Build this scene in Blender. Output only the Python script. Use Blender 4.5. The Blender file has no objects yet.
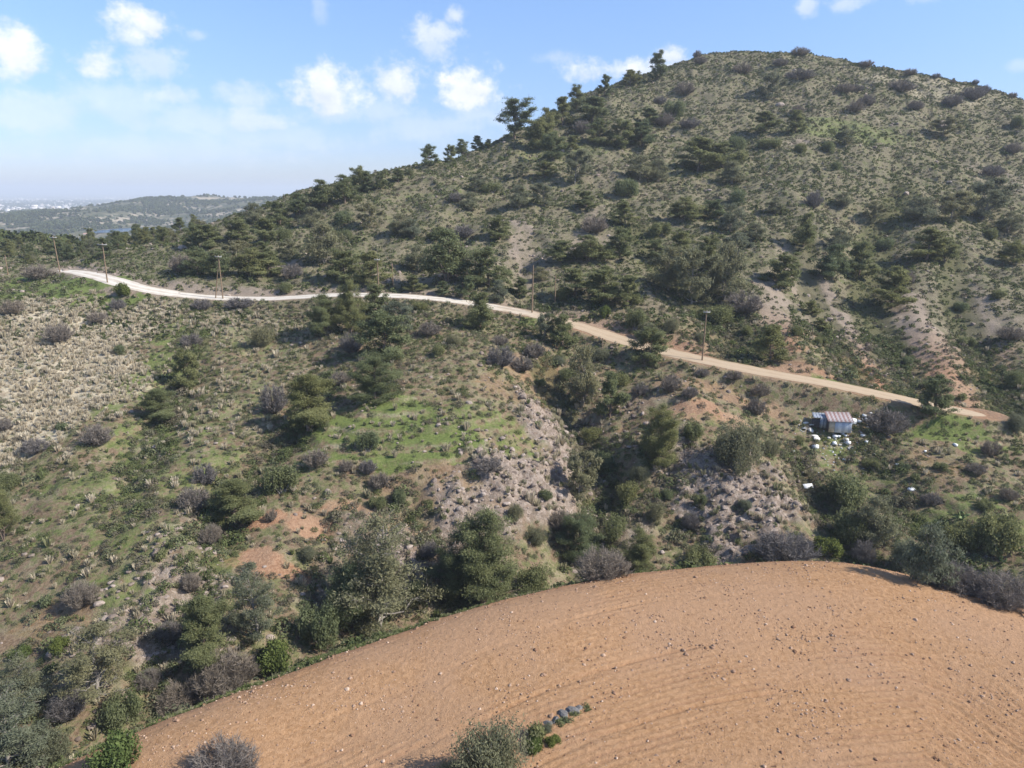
import bpy, math, random
import numpy as np
from mathutils import Vector

# ------------------------------------------------------------------ camera, sky, sun, exposure
scene = bpy.context.scene
COL = scene.collection
CZ = 60.0                                   # height of the drone above the zero level
FPX = 711.0; PITCH = math.radians(15.26)
cp, sp = math.cos(PITCH), math.sin(PITCH)
cam_d = bpy.data.cameras.new('camera'); cam = bpy.data.objects.new('camera', cam_d); COL.objects.link(cam)
cam.location = (0, 0, CZ); cam.rotation_euler = (math.pi/2-PITCH, 0, 0)
cam_d.sensor_width = 36.0; cam_d.lens = FPX/1024*36.0
cam_d.clip_start = 0.5; cam_d.clip_end = 120000
scene.camera = cam
scene.view_settings.view_transform = 'Standard'
scene.view_settings.look = 'None'
scene.view_settings.exposure = EXPO = 0.68
scene.view_settings.gamma = 1.0

def pix_dir(u, v):
    a = (u-512)/FPX; b = (384-v)/FPX
    return (a, cp+b*sp, -sp+b*cp)

SUN_EL = math.radians(40); SUN_AZ = math.radians(104)      # clockwise from +Y
SUNV = Vector((math.cos(SUN_EL)*math.sin(SUN_AZ), math.cos(SUN_EL)*math.cos(SUN_AZ), math.sin(SUN_EL)))
sd = bpy.data.lights.new('sun', 'SUN'); sun = bpy.data.objects.new('sun', sd); COL.objects.link(sun)
sd.energy = 4.4; sd.angle = math.radians(0.53); sd.color = (1.0, 0.955, 0.88)
sun.rotation_euler = SUNV.to_track_quat('Z', 'Y').to_euler(); sun.location = (200, -50, 300)

class NT:
    """tiny node-tree helper"""
    def __init__(s, tree):
        s.t = tree; s.n = tree.nodes; s.l = tree.links
    def _in(s, sock, v):
        if v is None: return
        if hasattr(v, 'is_linked') or isinstance(v, bpy.types.NodeSocket): s.l.new(v, sock)
        else:
            if isinstance(v, (tuple, list)) and len(v) == 3 and sock.type == 'RGBA': v = (*v, 1)
            sock.default_value = v
    def math(s, op, a, b=None, c=None, clamp=False):
        n = s.n.new('ShaderNodeMath'); n.operation = op; n.use_clamp = clamp
        s._in(n.inputs[0], a); s._in(n.inputs[1], b)
        if c is not None: s._in(n.inputs[2], c)
        return n.outputs[0]
    def vmath(s, op, a, b=None):
        n = s.n.new('ShaderNodeVectorMath'); n.operation = op
        s._in(n.inputs[0], a)
        if b is not None: s._in(n.inputs[1], b)
        return n.outputs[0]
    def mix(s, f, a, b, mode='MIX'):
        n = s.n.new('ShaderNodeMix'); n.data_type = 'RGBA'; n.blend_type = mode; n.clamp_factor = True
        s._in(n.inputs['Factor'], f); s._in(n.inputs[6], a); s._in(n.inputs[7], b)
        return n.outputs[2]
    def ramp(s, x, lo, hi, a=0.0, b=1.0, smooth=True):
        n = s.n.new('ShaderNodeMapRange'); n.interpolation_type = 'SMOOTHSTEP' if smooth else 'LINEAR'
        s._in(n.inputs[0], x); s._in(n.inputs[1], lo); s._in(n.inputs[2], hi); s._in(n.inputs[3], a); s._in(n.inputs[4], b)
        return n.outputs[0]
    def noise(s, vec, scale, detail=4, rough=0.55, dist=0.0, out=0):
        n = s.n.new('ShaderNodeTexNoise'); s._in(n.inputs['Vector'], vec)
        n.inputs['Scale'].default_value = scale; n.inputs['Detail'].default_value = detail
        n.inputs['Roughness'].default_value = rough; n.inputs['Distortion'].default_value = dist
        return n.outputs[out]
    def voro(s, vec, scale, feature='F1', rnd=1.0, out='Distance'):
        n = s.n.new('ShaderNodeTexVoronoi'); n.feature = feature; s._in(n.inputs['Vector'], vec)
        n.inputs['Scale'].default_value = scale; n.inputs['Randomness'].default_value = rnd
        return n.outputs[out]
    def attr(s, name, out='Fac', typ='GEOMETRY'):
        n = s.n.new('ShaderNodeAttribute'); n.attribute_name = name; n.attribute_type = typ
        return n.outputs[out]
    def coord(s, which='Object'):
        return s.n.new('ShaderNodeTexCoord').outputs[which]
    def sep(s, v):
        n = s.n.new('ShaderNodeSeparateXYZ'); s._in(n.inputs[0], v); return n.outputs
    def comb(s, x, y, z):
        n = s.n.new('ShaderNodeCombineXYZ')
        for i, q in enumerate((x, y, z)): s._in(n.inputs[i], q)
        return n.outputs[0]

# world: Nishita sky with small fair-weather clouds near the horizon
world = bpy.data.worlds.new('World'); scene.world = world; world.use_nodes = True
W = NT(world.node_tree); W.n.clear()
sky = W.n.new('ShaderNodeTexSky'); sky.sky_type = 'NISHITA'; sky.sun_disc = False
sky.sun_elevation = SUN_EL; sky.sun_rotation = SUN_AZ; sky.altitude = 300
sky.air_density = 1.0; sky.dust_density = 0.6; sky.ozone_density = 2.2
gx = W.sep(W.coord('Generated'))
az = W.math('ARCTAN2', gx[0], gx[1]); el = W.math('ARCSINE', gx[2])
cv = W.comb(az, W.math('MULTIPLY', el, 1.25), 0.0)
n1 = W.noise(cv, 18.0, 8, 0.62); n2 = W.noise(cv, 48.0, 5, 0.65)
wob = W.math('ADD', W.math('MULTIPLY', W.math('SUBTRACT', n1, 0.5), 2.2), W.math('MULTIPLY', W.math('SUBTRACT', n2, 0.5), 1.1))
CL = [(30,110,70,22,.45),(200,120,60,16,.40),(340,112,46,12,.45),(180,150,120,14,.25),(440,128,50,14,.35),(280,140,70,12,.3),(15,57,21,24,1.0),(0,75,22,12,.7),(148,27,23,14,1.0),(136,40,16,9,.7),(100,66,18,15,.9),(152,62,26,20,.55),(195,35,8,5,.35),(62,104,46,10,.42),(168,96,26,10,.55),
      (120,104,60,20,.38),(245,98,26,12,.5),(252,120,30,14,.6),(330,97,36,20,1.0),(322,88,18,12,1.),(397,84,21,19,.95),(380,112,28,12,.4),(436,34,22,13,.75),(455,18,11,8,.7),(433,46,12,12,.6),
      (470,91,25,19,1.1),(468,82,17,12,1.),(485,114,30,14,.42),(628,70,44,10,.95),(674,57,15,7,.9),(553,58,18,6,.35),(806,6,9,11,.55),(850,3,18,7,.5),(930,-2,14,6,.4),(1018,66,10,6,.3),(320,9,6,14,.25),(690,-40,60,20,.8),(-120,80,60,20,.9),(1150,60,60,16,.6)]
acc = None; shacc = 0.6
for (u, v, ru, rv, k) in CL:
    d = Vector(pix_dir(u, v)); dl = d.length; a0 = math.atan2(d.x, d.y); e0 = math.asin(d.z/dl)
    ra = 1.75*ru/FPX*d.y/(d.x*d.x+d.y*d.y); re = 1.65*rv/FPX/dl
    du = W.math('DIVIDE', W.math('SUBTRACT', az, a0), ra); dv = W.math('DIVIDE', W.math('SUBTRACT', el, e0), re)
    low = W.ramp(W.math('ADD', dv, W.math('MULTIPLY', wob, .5)), -0.75, 0.35)
    # flatter base: the lower half falls off faster
    dv = W.math('ADD', W.math('MULTIPLY', W.math('ABSOLUTE', dv), 1.12), W.math('MULTIPLY', dv, -0.12))
    r = W.math('SQRT', W.math('ADD', W.math('MULTIPLY', du, du), W.math('MULTIPLY', dv, dv)))
    m = W.math('SUBTRACT', 1.0, r)
    m = W.math('ADD', m, W.math('MULTIPLY', wob, 1.05))
    m = W.math('MULTIPLY', W.ramp(m, 0.0, 0.85), k)
    shacc = W.math('ADD', W.math('MULTIPLY', shacc, W.math('SUBTRACT', 1.0, W.math('MINIMUM', m, 1.0))), W.math('MULTIPLY', low, W.math('MINIMUM', m, 1.0)))
    acc = m if acc is None else W.math('MAXIMUM', acc, m)
cm = W.math('MULTIPLY', acc, 0.9, clamp=True)
shade = W.ramp(W.noise(W.vmath('ADD', cv, (0.004, 0.012, 0)), 22.0, 5, .6), 0.35, 0.62)
ccol = W.mix(W.math('ADD', W.math('MULTIPLY', shade, .3), W.math('MULTIPLY', shacc, .7)), (3.2, 3.55, 4.3), (5.0, 5.05, 5.15))
up = W.ramp(el, 0.0, 0.30)
skyc = W.mix(1.0, sky.outputs[0], W.mix(up, (0.50, 0.55, 0.78), (0.74, 0.80, 0.93)), 'MULTIPLY')
fin = W.mix(cm, skyc, ccol)
bg = W.n.new('ShaderNodeBackground'); W.l.new(fin, bg.inputs[0]); bg.inputs[1].default_value = 0.145
wo = W.n.new('ShaderNodeOutputWorld'); W.l.new(bg.outputs[0], wo.inputs[0])

# ------------------------------------------------------------------ helpers
def fade(t): return t*t*t*(t*(t*6-15)+10)
_prm = np.random.RandomState(11).permutation(4096)
_gr = np.random.RandomState(12).uniform(0, 2*math.pi, 4096)
def perlin(x, y, seed=0):
    xi = np.floor(x).astype(np.int64); yi = np.floor(y).astype(np.int64); xf = x-xi; yf = y-yi
    def g(i, j, dx, dy):
        h = _gr[_prm[(_prm[(i+seed*57) & 4095]+j*131+seed*17) & 4095]]
        return np.cos(h)*dx+np.sin(h)*dy
    u = fade(xf); v = fade(yf)
    a = g(xi, yi, xf, yf); b = g(xi+1, yi, xf-1, yf); c = g(xi, yi+1, xf, yf-1); d = g(xi+1, yi+1, xf-1, yf-1)
    return ((a*(1-u)+b*u)*(1-v)+(c*(1-u)+d*u)*v)*1.5
def fbm(x, y, oct=4, seed=0, gain=.5):
    s = np.zeros_like(x, dtype=float); a = 1.0; f = 1.0
    for o in range(oct):
        s += a*perlin(x*f, y*f, seed+o*3); a *= gain; f *= 2.03
    return s
def ridged(x, y, oct=4, seed=0):
    s = np.zeros_like(x, dtype=float); a = 1.0; f = 1.0
    for o in range(oct):
        s += a*(1-2*np.abs(perlin(x*f, y*f, seed+o*3))); a *= .5; f *= 2.1
    return s
def sstep(a, b, x):
    t = np.clip((x-a)/(b-a), 0, 1); return t*t*(3-2*t)

def mesh_np(name, V, F, mats=(), attrs=None, smooth=False, midx=None):
    """V (n,3), F (m,k) with k = 3 or 4"""
    V = np.asarray(V, dtype=np.float32); F = np.asarray(F, dtype=np.int32)
    me = bpy.data.meshes.new(name); k = F.shape[1]
    me.vertices.add(len(V)); me.vertices.foreach_set('co', V.ravel())
    me.loops.add(F.size); me.loops.foreach_set('vertex_index', F.ravel())
    me.polygons.add(len(F)); me.polygons.foreach_set('loop_start', np.arange(0, F.size, k, dtype=np.int32))
    try: me.polygons.foreach_set('loop_total', np.full(len(F), k, dtype=np.int32))
    except Exception: pass
    if smooth: me.polygons.foreach_set('use_smooth', np.ones(len(F), dtype=bool))
    for m in mats: me.materials.append(m)
    if midx is not None: me.polygons.foreach_set('material_index', np.asarray(midx, dtype=np.int32))
    if attrs:
        for an, arr in attrs.items():
            arr = np.asarray(arr, dtype=np.float32)
            if arr.ndim == 1:
                a = me.attributes.new(an, 'FLOAT', 'POINT'); a.data.foreach_set('value', arr)
            else:
                a = me.attributes.new(an, 'FLOAT_COLOR', 'POINT'); a.data.foreach_set('color', arr.ravel())
    me.update(calc_edges=True); me.validate()
    return me
def link(name, me, parent=None, **props):
    o = bpy.data.objects.new(name, me); COL.objects.link(o)
    if parent is not None: o.parent = parent
    for k, v in props.items():
        if v is not None: o[k] = v
    return o
def empty(name, loc, rz=0.0, sc=1.0, **props):
    o = bpy.data.objects.new(name, None); COL.objects.link(o); o.empty_display_size = 0.3
    o.location = loc; o.rotation_euler = (0, 0, rz); o.scale = (sc, sc, sc) if not isinstance(sc, tuple) else sc
    for k, v in props.items():
        if v is not None: o[k] = v
    return o
def material(name, rough=0.9, spec=0.2):
    m = bpy.data.materials.new(name); m.use_nodes = True; N = NT(m.node_tree)
    b = m.node_tree.nodes['Principled BSDF']; b.inputs['Roughness'].default_value = rough
    b.inputs['Specular IOR Level'].default_value = spec
    return m, N, b
def flat_mat(name, col, rough=0.8, var=0.15, scale=3.0, bump=0.0, metal=0.0):
    m, N, b = material(name, rough)
    n = N.noise(N.coord('Object'), scale, 5, .6)
    c = N.mix(N.ramp(n, .3, .7), tuple(x*(1-var) for x in col), tuple(min(1, x*(1+var)) for x in col))
    N.l.new(c, b.inputs['Base Color']); b.inputs['Metallic'].default_value = metal
    return m

# ------------------------------------------------------------------ the land as a height field
def tn(v): return math.tan(PITCH+math.atan((v-384)/FPX))          # drop per metre of distance
def P(u, v, Y):                                                    # map point seen at that bearing, Y metres out
    z = -Y*tn(v); t = Y*cp-z*sp
    return ((u-512)/FPX*t, Y, z)
cols = {
 -220:[(768,44),(700,52),(640,58),(560,68),(480,83),(400,105),(340,128),(300,150),(278,172),(262,220),(247,280)],
 0:[(768,43),(700,51),(640,58),(560,68),(480,83),(400,105),(340,128),(300,150),(277,172),(262,220),(247,275)],
 100:[(768,44.5),(690,51),(640,56.5),(560,67),(480,81),(400,104),(340,128),(290,150),(273,168),(259,215),(246,268)],
 240:[(640,57.5),(600,62),(540,70),(480,82),(400,104),(340,127),(299,149),(270,170),(243,195),(219,228)],
 320:[(296,148),(250,180),(215,208),(190,235)],
 385:[(560,72),(500,80),(450,88),(400,100),(350,120),(296,147),(250,180),(210,212),(172,250)],
 490:[(560,74),(500,82),(450,90),(400,101),(350,121),(306,144),(250,178),(200,220),(160,258),(141,285)],
 590:[(540,82),(480,93),(420,108),(370,122),(328,136),(280,160),(230,195),(180,235),(140,272),(100,316)],
 660:[(72,345)],
 700:[(545,82),(500,89),(440,99),(400,107),(361,122),(300,148),(250,182),(200,223),(150,266),(100,314),(60,362)],
 760:[(50,376)],
 800:[(530,84),(480,96),(430,107),(400,113),(380,117),(320,145),(260,178),(200,220),(150,262),(100,310),(52,372)],
 900:[(530,84),(480,96),(430,108),(399,114),(340,140),(280,172),(220,212),(160,258),(110,305),(71,355)],
 1024:[(560,78),(500,92),(440,107),(400,120),(340,145),(280,180),(220,225),(160,275),(102,335)],
 1260:[(560,76),(500,92),(440,108),(400,122),(340,150),(280,186),(220,232),(180,275),(150,330)],
}
CP = [P(u, v, Y) for u, L in cols.items() for v, Y in L]
# plough land on its knoll, and its edge
EDGE = [(40,775),(100,748),(150,725),(240,690),(330,655),(385,637),(430,621),(480,606),(520,596),(590,581),(640,574),(700,568),(760,564),(800,563),(850,566),(900,575),(960,592),(1024,610),(1100,640),(1180,690)]
def on_z(u, v, z): Y = -z/tn(v); return ((u-512)/FPX*(Y*cp-z*sp), Y, z)
def edge_z(u): return -31.0-0.7*abs(u-640)/500
edgeW = [on_z(u, v, edge_z(u)) for u, v in EDGE]
CP += edgeW
CP += [on_z(u, v, z) for u, v, z in [(300,768,-30.4),(450,768,-30),(600,768,-29.8),(750,768,-29.8),(900,768,-30),(1000,768,-30.3),(500,690,-30),(650,660,-29.9),(800,660,-29.9),(950,680,-30.3),(400,700,-30.3)]]
CP += [(-5,18,-30),(20,18,-30),(40,18,-30.6),(-20,18,-31),(0,0,-31),(50,0,-33),(-40,0,-36),(-60,20,-40),(70,25,-36),(-45,30,-41)]
# the ravine behind the plough land
CP += [(-36,40,-41.5),(-26,47,-41.8),(-20,51,-42.2),(-10,58,-43.3),(-2,64,-44.3),(8,69,-45.3),(20,73,-46),(32,73,-46.3),(45,70,-46.5),(60,62,-47),(85,50,-48),(110,30,-48)]
# behind the skyline the land falls away again
CP += [(-160,300,-24),(-100,300,-20),(-40,310,-14),(-110,380,-60),(-60,360,-22),(-20,400,5),(30,440,25),(110,450,48),(200,440,46),(280,420,32),(60,540,-20),(160,560,-20),(-30,500,-35),(-180,420,-70),(330,520,-20),(-280,300,-35),(-300,170,-30),(-260,60,-42),(-150,-40,-46),(130,-60,-46),(380,300,15),(400,150,-25),(330,60,-44),(0,-80,-42)]
CP = np.array(CP); _c = CP[:, :2]/100.0
def _k(r2): return 0.5*r2*np.log(r2+1e-12)
_n = len(_c); _A = np.zeros((_n+3, _n+3)); _A[:_n, :_n] = _k(((_c[:, None]-_c[None])**2).sum(-1))+np.eye(_n)*2e-4
_A[:_n, _n] = 1; _A[:_n, _n+1:] = _c; _A[_n, :_n] = 1; _A[_n+1:, :_n] = _c.T
_w = np.linalg.solve(_A, np.concatenate([CP[:, 2], np.zeros(3)]))
def tps(x, y):
    s = np.shape(x); X = np.ravel(x)/100.0; Y = np.ravel(y)/100.0; o = np.empty(len(X))
    for i in range(0, len(X), 60000):
        a = X[i:i+60000]; b = Y[i:i+60000]
        o[i:i+60000] = _k((a[:, None]-_c[None, :, 0])**2+(b[:, None]-_c[None, :, 1])**2)@_w[:_n]+_w[_n]+_w[_n+1]*a+_w[_n+2]*b
    return o.reshape(s)

# a coarse grid of the smooth land answers height questions quickly
class Grid:
    def __init__(s, xs, ys, Z): s.xs, s.ys, s.Z = xs, ys, Z
    def __call__(s, x, y):
        x = np.asarray(x, float); y = np.asarray(y, float)
        i = np.clip(np.searchsorted(s.xs, x)-1, 0, len(s.xs)-2); j = np.clip(np.searchsorted(s.ys, y)-1, 0, len(s.ys)-2)
        fx = np.clip((x-s.xs[i])/(s.xs[i+1]-s.xs[i]), 0, 1); fy = np.clip((y-s.ys[j])/(s.ys[j+1]-s.ys[j]), 0, 1)
        Z = s.Z
        return (Z[j, i]*(1-fx)+Z[j, i+1]*fx)*(1-fy)+(Z[j+1, i]*(1-fx)+Z[j+1, i+1]*fx)*fy
    def hit(s, u, v, y0=24.0, y1=600.0):
        d = pix_dir(u, v); Y = np.arange(y0, y1, 0.25); t = Y/d[1]
        z = s(d[0]*t, Y); q = np.nonzero(d[2]*t <= z)[0]
        if len(q) == 0: return None
        k = q[0]; tt = t[k]
        return Vector((d[0]*tt, Y[k], float(z[k])))
_gx = np.arange(-404, 485, 2.0); _gy = np.arange(-124, 645, 2.0)
_X, _Y = np.meshgrid(_gx, _gy); G0 = Grid(_gx, _gy, tps(_X, _Y))

def polyline(pts, g, n=0):
    out = [g.hit(u, v) for u, v in pts]; return np.array([(p.x, p.y, p.z) for p in out if p is not None])
def resample(L, step):
    L = np.asarray(L, float); s = np.concatenate([[0], np.cumsum(np.linalg.norm(np.diff(L[:, :2], axis=0), axis=1))])
    # Catmull-like smoothing by dense linear interpolation and a box filter
    q = np.arange(0, s[-1], step); R = np.stack([np.interp(q, s, L[:, k]) for k in range(L.shape[1])], 1)
    w = max(3, int(7/step) | 1); pad = w//2
    Rp = np.concatenate([np.repeat(R[:1], pad, 0), R, np.repeat(R[-1:], pad, 0)])
    k = np.ones(w)/w
    for _ in range(1): R2 = np.stack([np.convolve(Rp[:, c], k, 'valid') for c in range(L.shape[1])], 1)
    return R2
def dist_line(x, y, L):
    """distance to polyline and height of the nearest point"""
    best = np.full(np.shape(x), 1e9); zz = np.zeros(np.shape(x)); side = np.zeros(np.shape(x)); tt = np.zeros(np.shape(x))
    for i in range(len(L)-1):
        a = L[i]; b = L[i+1]; dx, dy = b[0]-a[0], b[1]-a[1]; l2 = dx*dx+dy*dy+1e-9
        t = np.clip(((x-a[0])*dx+(y-a[1])*dy)/l2, 0, 1)
        ex = x-a[0]-t*dx; ey = y-a[1]-t*dy; d = np.sqrt(ex*ex+ey*ey); m = d < best
        best = np.where(m, d, best); zz = np.where(m, a[2]+t*(b[2]-a[2]), zz); side = np.where(m, dx*ey-dy*ex, side); tt = np.where(m, (i+t)/(len(L)-1), tt)
    return best, zz, side, tt

ROADPX = [(60,270),(84,273),(108,279),(130,286),(165,293),(200,297),(240,299),(280,299),(320,296),(350,294.5),(400,296),(450,300),(500,308),(540,316),(580,326),(620,340),(660,351),(700,360),(760,372),(820,383),(880,395),(940,408),(992,417)]
ROAD = polyline(ROADPX, G0)
ROAD = np.array([(a, b, c) for a, b, c in ROAD]); ROAD = resample(ROAD, 1.5)
# gullies cut into the slopes (pixel track, depth, half width)
GUL = [([(588,560),(598,520),(606,480),(596,450),(572,415),(552,388),(540,362)], 4.0, 4.5),
       ([(700,545),(690,530),(672,470),(665,450)], 1.6, 4.0),
       ([(862,385),(845,340),(822,300),(806,268),(800,240)], 3.2, 6.0),
       ([(925,402),(900,350),(875,310),(868,270),(880,225),(905,195)], 4.5, 7.0),
       ([(1010,400),(985,350),(960,300),(950,250)], 3.0, 7.0),
       ([(740,355),(735,320),(700,295),(660,262),(640,230)], 3.0, 8.0),
       ([(536,300),(530,262),(522,232)], 2.0, 5.0),
       ([(400,285),(440,255),(470,225),(500,205)], 2.0, 7.0),
       ([(170,700),(175,640),(210,590),(205,540),(230,480),(300,430),(330,380)], 2.0, 4.5),
       ([(130,520),(150,440),(170,390),(190,340)], 1.6, 4.0),
       ([(345,600),(330,560),(345,520)], 2.0, 4.0),
       ([(450,590),(440,560),(395,500)], 1.5, 4.0),
       ([(860,560),(830,500),(800,460)], 2.5, 5.0),
       ([(960,560),(905,500),(880,450)], 2.0, 5.0)]
GUL = [(polyline(p, G0), d, w) for p, d, w in GUL]
FIELD = resample(np.array([(-24, 14, -31)]+[tuple(e) for e in edgeW]+[(62, 14, -34)], float), 1.0)
def in_poly(x, y, L):
    c = np.zeros(np.shape(x), bool); n = len(L); j = n-1
    for i in range(n):
        xi, yi, xj, yj = L[i][0], L[i][1], L[j][0], L[j][1]
        m = ((yi > y) != (yj > y)) & (x < (xj-xi)*(y-yi)/(yj-yi+1e-12)+xi); c ^= m; j = i
    return c
# soft world-space patches, laid out from where they lie on the ground
def patch(u, v, ru, rv):
    c = G0.hit(u, v); a = G0.hit(u, v+rv*.7); b = G0.hit(u, v-rv*.7)
    t = (c.y*cp-(c.z)*sp); rx = ru*t/FPX
    ry = max(1.5, abs((b.y if b else c.y+10)-(a.y if a else c.y-3))/1.4)
    return (c.x, c.y, rx, ry)
def patch_sum(x, y, L, wx, wy):
    m = np.zeros(np.shape(x))
    for (u, v, ru, rv, k) in L:
        cx, cy, rx, ry = patch(u, v, ru, rv)
        sk = max(1.0, 0.02*cy)
        r = np.sqrt(((x+wx*min(rx, 8)*.5-cx)/rx)**2+((y+wy*min(ry, 8)*.5-cy)/ry)**2)
        m = np.maximum(m, k*(1-sstep(.55, 1.25, r)))
    return m
GREEN = [(430,437,95,20,1.09),(385,415,75,18,1.03),(350,440,55,18,0.80),(400,462,60,10,0.92),(470,415,60,15,0.69),(60,288,70,9,1.03),(112,300,45,8,1.03),(20,283,30,7,0.92),(160,365,28,50,0.77),(150,440,60,34,0.70),(120,490,70,30,0.63),
         (180,330,30,20,0.63),(860,376,60,7,0.80),(930,432,60,16,0.86),(980,445,40,14,0.80),(830,440,30,14,0.70),(540,324,22,6,0.70),(220,500,30,20,0.56),(200,470,50,25,0.63),(700,420,70,12,0.35),(640,345,30,8,0.56),(950,520,50,30,0.70),(990,520,40,30,0.70),
         (150,540,80,50,0.56),(230,400,50,60,0.49),(250,340,60,20,0.42),(560,150,60,10,0.49),(840,130,80,14,0.56),(700,170,80,12,0.42),(430,200,50,8,0.42),(870,470,50,20,0.49),(60,515,60,30,0.49),(310,470,30,14,0.56)]
DRY = [(50,345,95,45,1.),(60,395,85,45,1.),(20,440,60,40,.9),(130,330,30,30,.7),(235,325,80,18,.4),(260,380,50,30,.3),(230,420,50,26,.3),(40,310,60,12,.8),(560,400,40,16,.4),(930,85,90,14,.45),(900,115,80,10,.3),(720,150,40,10,.2),(350,310,40,8,.4),(300,330,60,20,.3)]
SOIL = [(245,548,52,13,1.4),(300,520,60,11,1.2),(820,285,20,40,1.),(850,335,30,30,1.),(930,330,26,40,.8),(960,380,40,16,.7),(985,300,30,40,.5),(340,505,40,10,.7),(120,287,34,7,.8),(86,278,22,6,.8),(150,298,25,5,.8),(545,385,18,40,.7),(530,370,30,20,.5),(700,410,70,14,.8),(650,395,50,10,.5),(750,400,40,10,.6),(838,310,26,50,.9),(855,340,22,30,.8),(800,260,14,26,.6),
        (520,238,12,12,.9),(580,285,20,8,.5),(495,262,22,9,.5),(595,240,16,12,.5),(460,500,60,20,.5),(400,520,60,20,.5),(500,440,40,30,.4),(560,425,30,30,.35),(1000,180,30,20,.5),(940,300,40,40,.35),(430,480,60,15,.5),(60,620,60,20,.5),(30,640,40,20,.4),
        (420,275,60,6,.6),(350,285,30,6,.6),(640,300,50,14,.4),(720,330,50,16,.5),(770,330,50,16,.5),(560,310,40,7,.5),(940,470,50,20,.4),(700,345,50,8,.5),(600,180,25,8,.4),(800,145,20,4,.7),(500,390,40,10,.4),(310,375,30,10,.3),(450,390,30,10,.3),(690,380,60,10,.5),(280,270,30,4,.7)]
ROCK = [(560,450,45,55,1.),(520,490,70,45,1.),(460,530,55,35,.9),(420,560,40,40,.9),(735,500,65,52,1.),(670,450,30,30,.6),(180,540,30,40,.7),(170,600,70,40,.75),(110,640,60,30,.7),(190,640,40,25,.7),(330,580,30,50,.6),(620,520,30,30,.6),(700,470,60,20,.8),
        (360,540,30,30,.6),(650,400,40,10,.4),(850,320,25,50,.4),(960,560,40,14,.5),(540,260,14,20,.5),(800,100,60,14,.3),(60,700,60,20,.4),(600,420,30,50,.4),(790,470,20,20,.4),(480,430,50,8,.4),(540,420,40,10,.5)]

STREAK = [(polyline(p, G0), w, k) for p, w, k in [([(795,250),(815,280),(838,312),(862,345),(885,380)], 5.5, 1.0), ([(905,290),(925,335),(950,385)], 4.5, .9), ([(770,275),(775,310),(790,345)], 4.0, .8), ([(960,270),(985,320),(1010,370)], 4.0, .7), ([(520,225),(523,250),(528,280)], 3.5, .8), ([(600,205),(585,235),(575,255)], 3.0, .6)]]
def micro_warp(x, y): return fbm(x/7.0, y/7.0, 4, 31), fbm(x/7.0, y/7.0, 4, 57)
def zones(x, y):
    wx, wy = micro_warp(x, y)
    Z = [patch_sum(x, y, L, wx*1.4, wy*1.4) for L in (GREEN, DRY, SOIL, ROCK)]
    for L, w, k in STREAK:
        dd, _, _, _ = dist_line(x+wx*2, y+wy*2, L); Z[2] = np.maximum(Z[2], k*(1-sstep(w*.4, w*1.3, dd)))
    return Z

LAKE = (-752.0, 1400.0, -75.0)
def far_h(x, y):
    r = np.hypot(x, y)
    amp = sstep(300, 900, r)*(1-sstep(2600, 5200, r))
    b = -92-25*sstep(2500, 6000, r)+amp*(17*fbm(x/620+3.1, y/620, 5, 5)+9*ridged(x/330, y/330, 3, 9))
    def bump(cx, cy, h, sx, sy): return h*np.exp(-((x-cx)/sx)**2-((y-cy)/sy)**2)
    b += bump(-760, 2150, 62, 520, 420)+bump(-1500, 2900, 10, 700, 400)+bump(-330, 1700, 30, 260, 320)+bump(-1100, 1500, 8, 380, 260)+bump(-700, 1100, 8, 200, 160)
    q = np.sqrt(((x-LAKE[0])/75)**2+((y-LAKE[1])/170)**2); f = 1-sstep(.9, 2.6, q); b = b*(1-f)+LAKE[2]*f
    # ground between the viewer and the water lies low enough to see over
    b = np.where((x < -150) & (y < 1300) & (y > 500) , np.minimum(b, -70-.012*y+8*fbm(x/150, y/150, 3, 12)), b)
    b += (sstep(9000, 30000, r)*0)+6*(r > 5000)*fbm(x/2500, y/2500, 3, 8)
    return b
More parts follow.
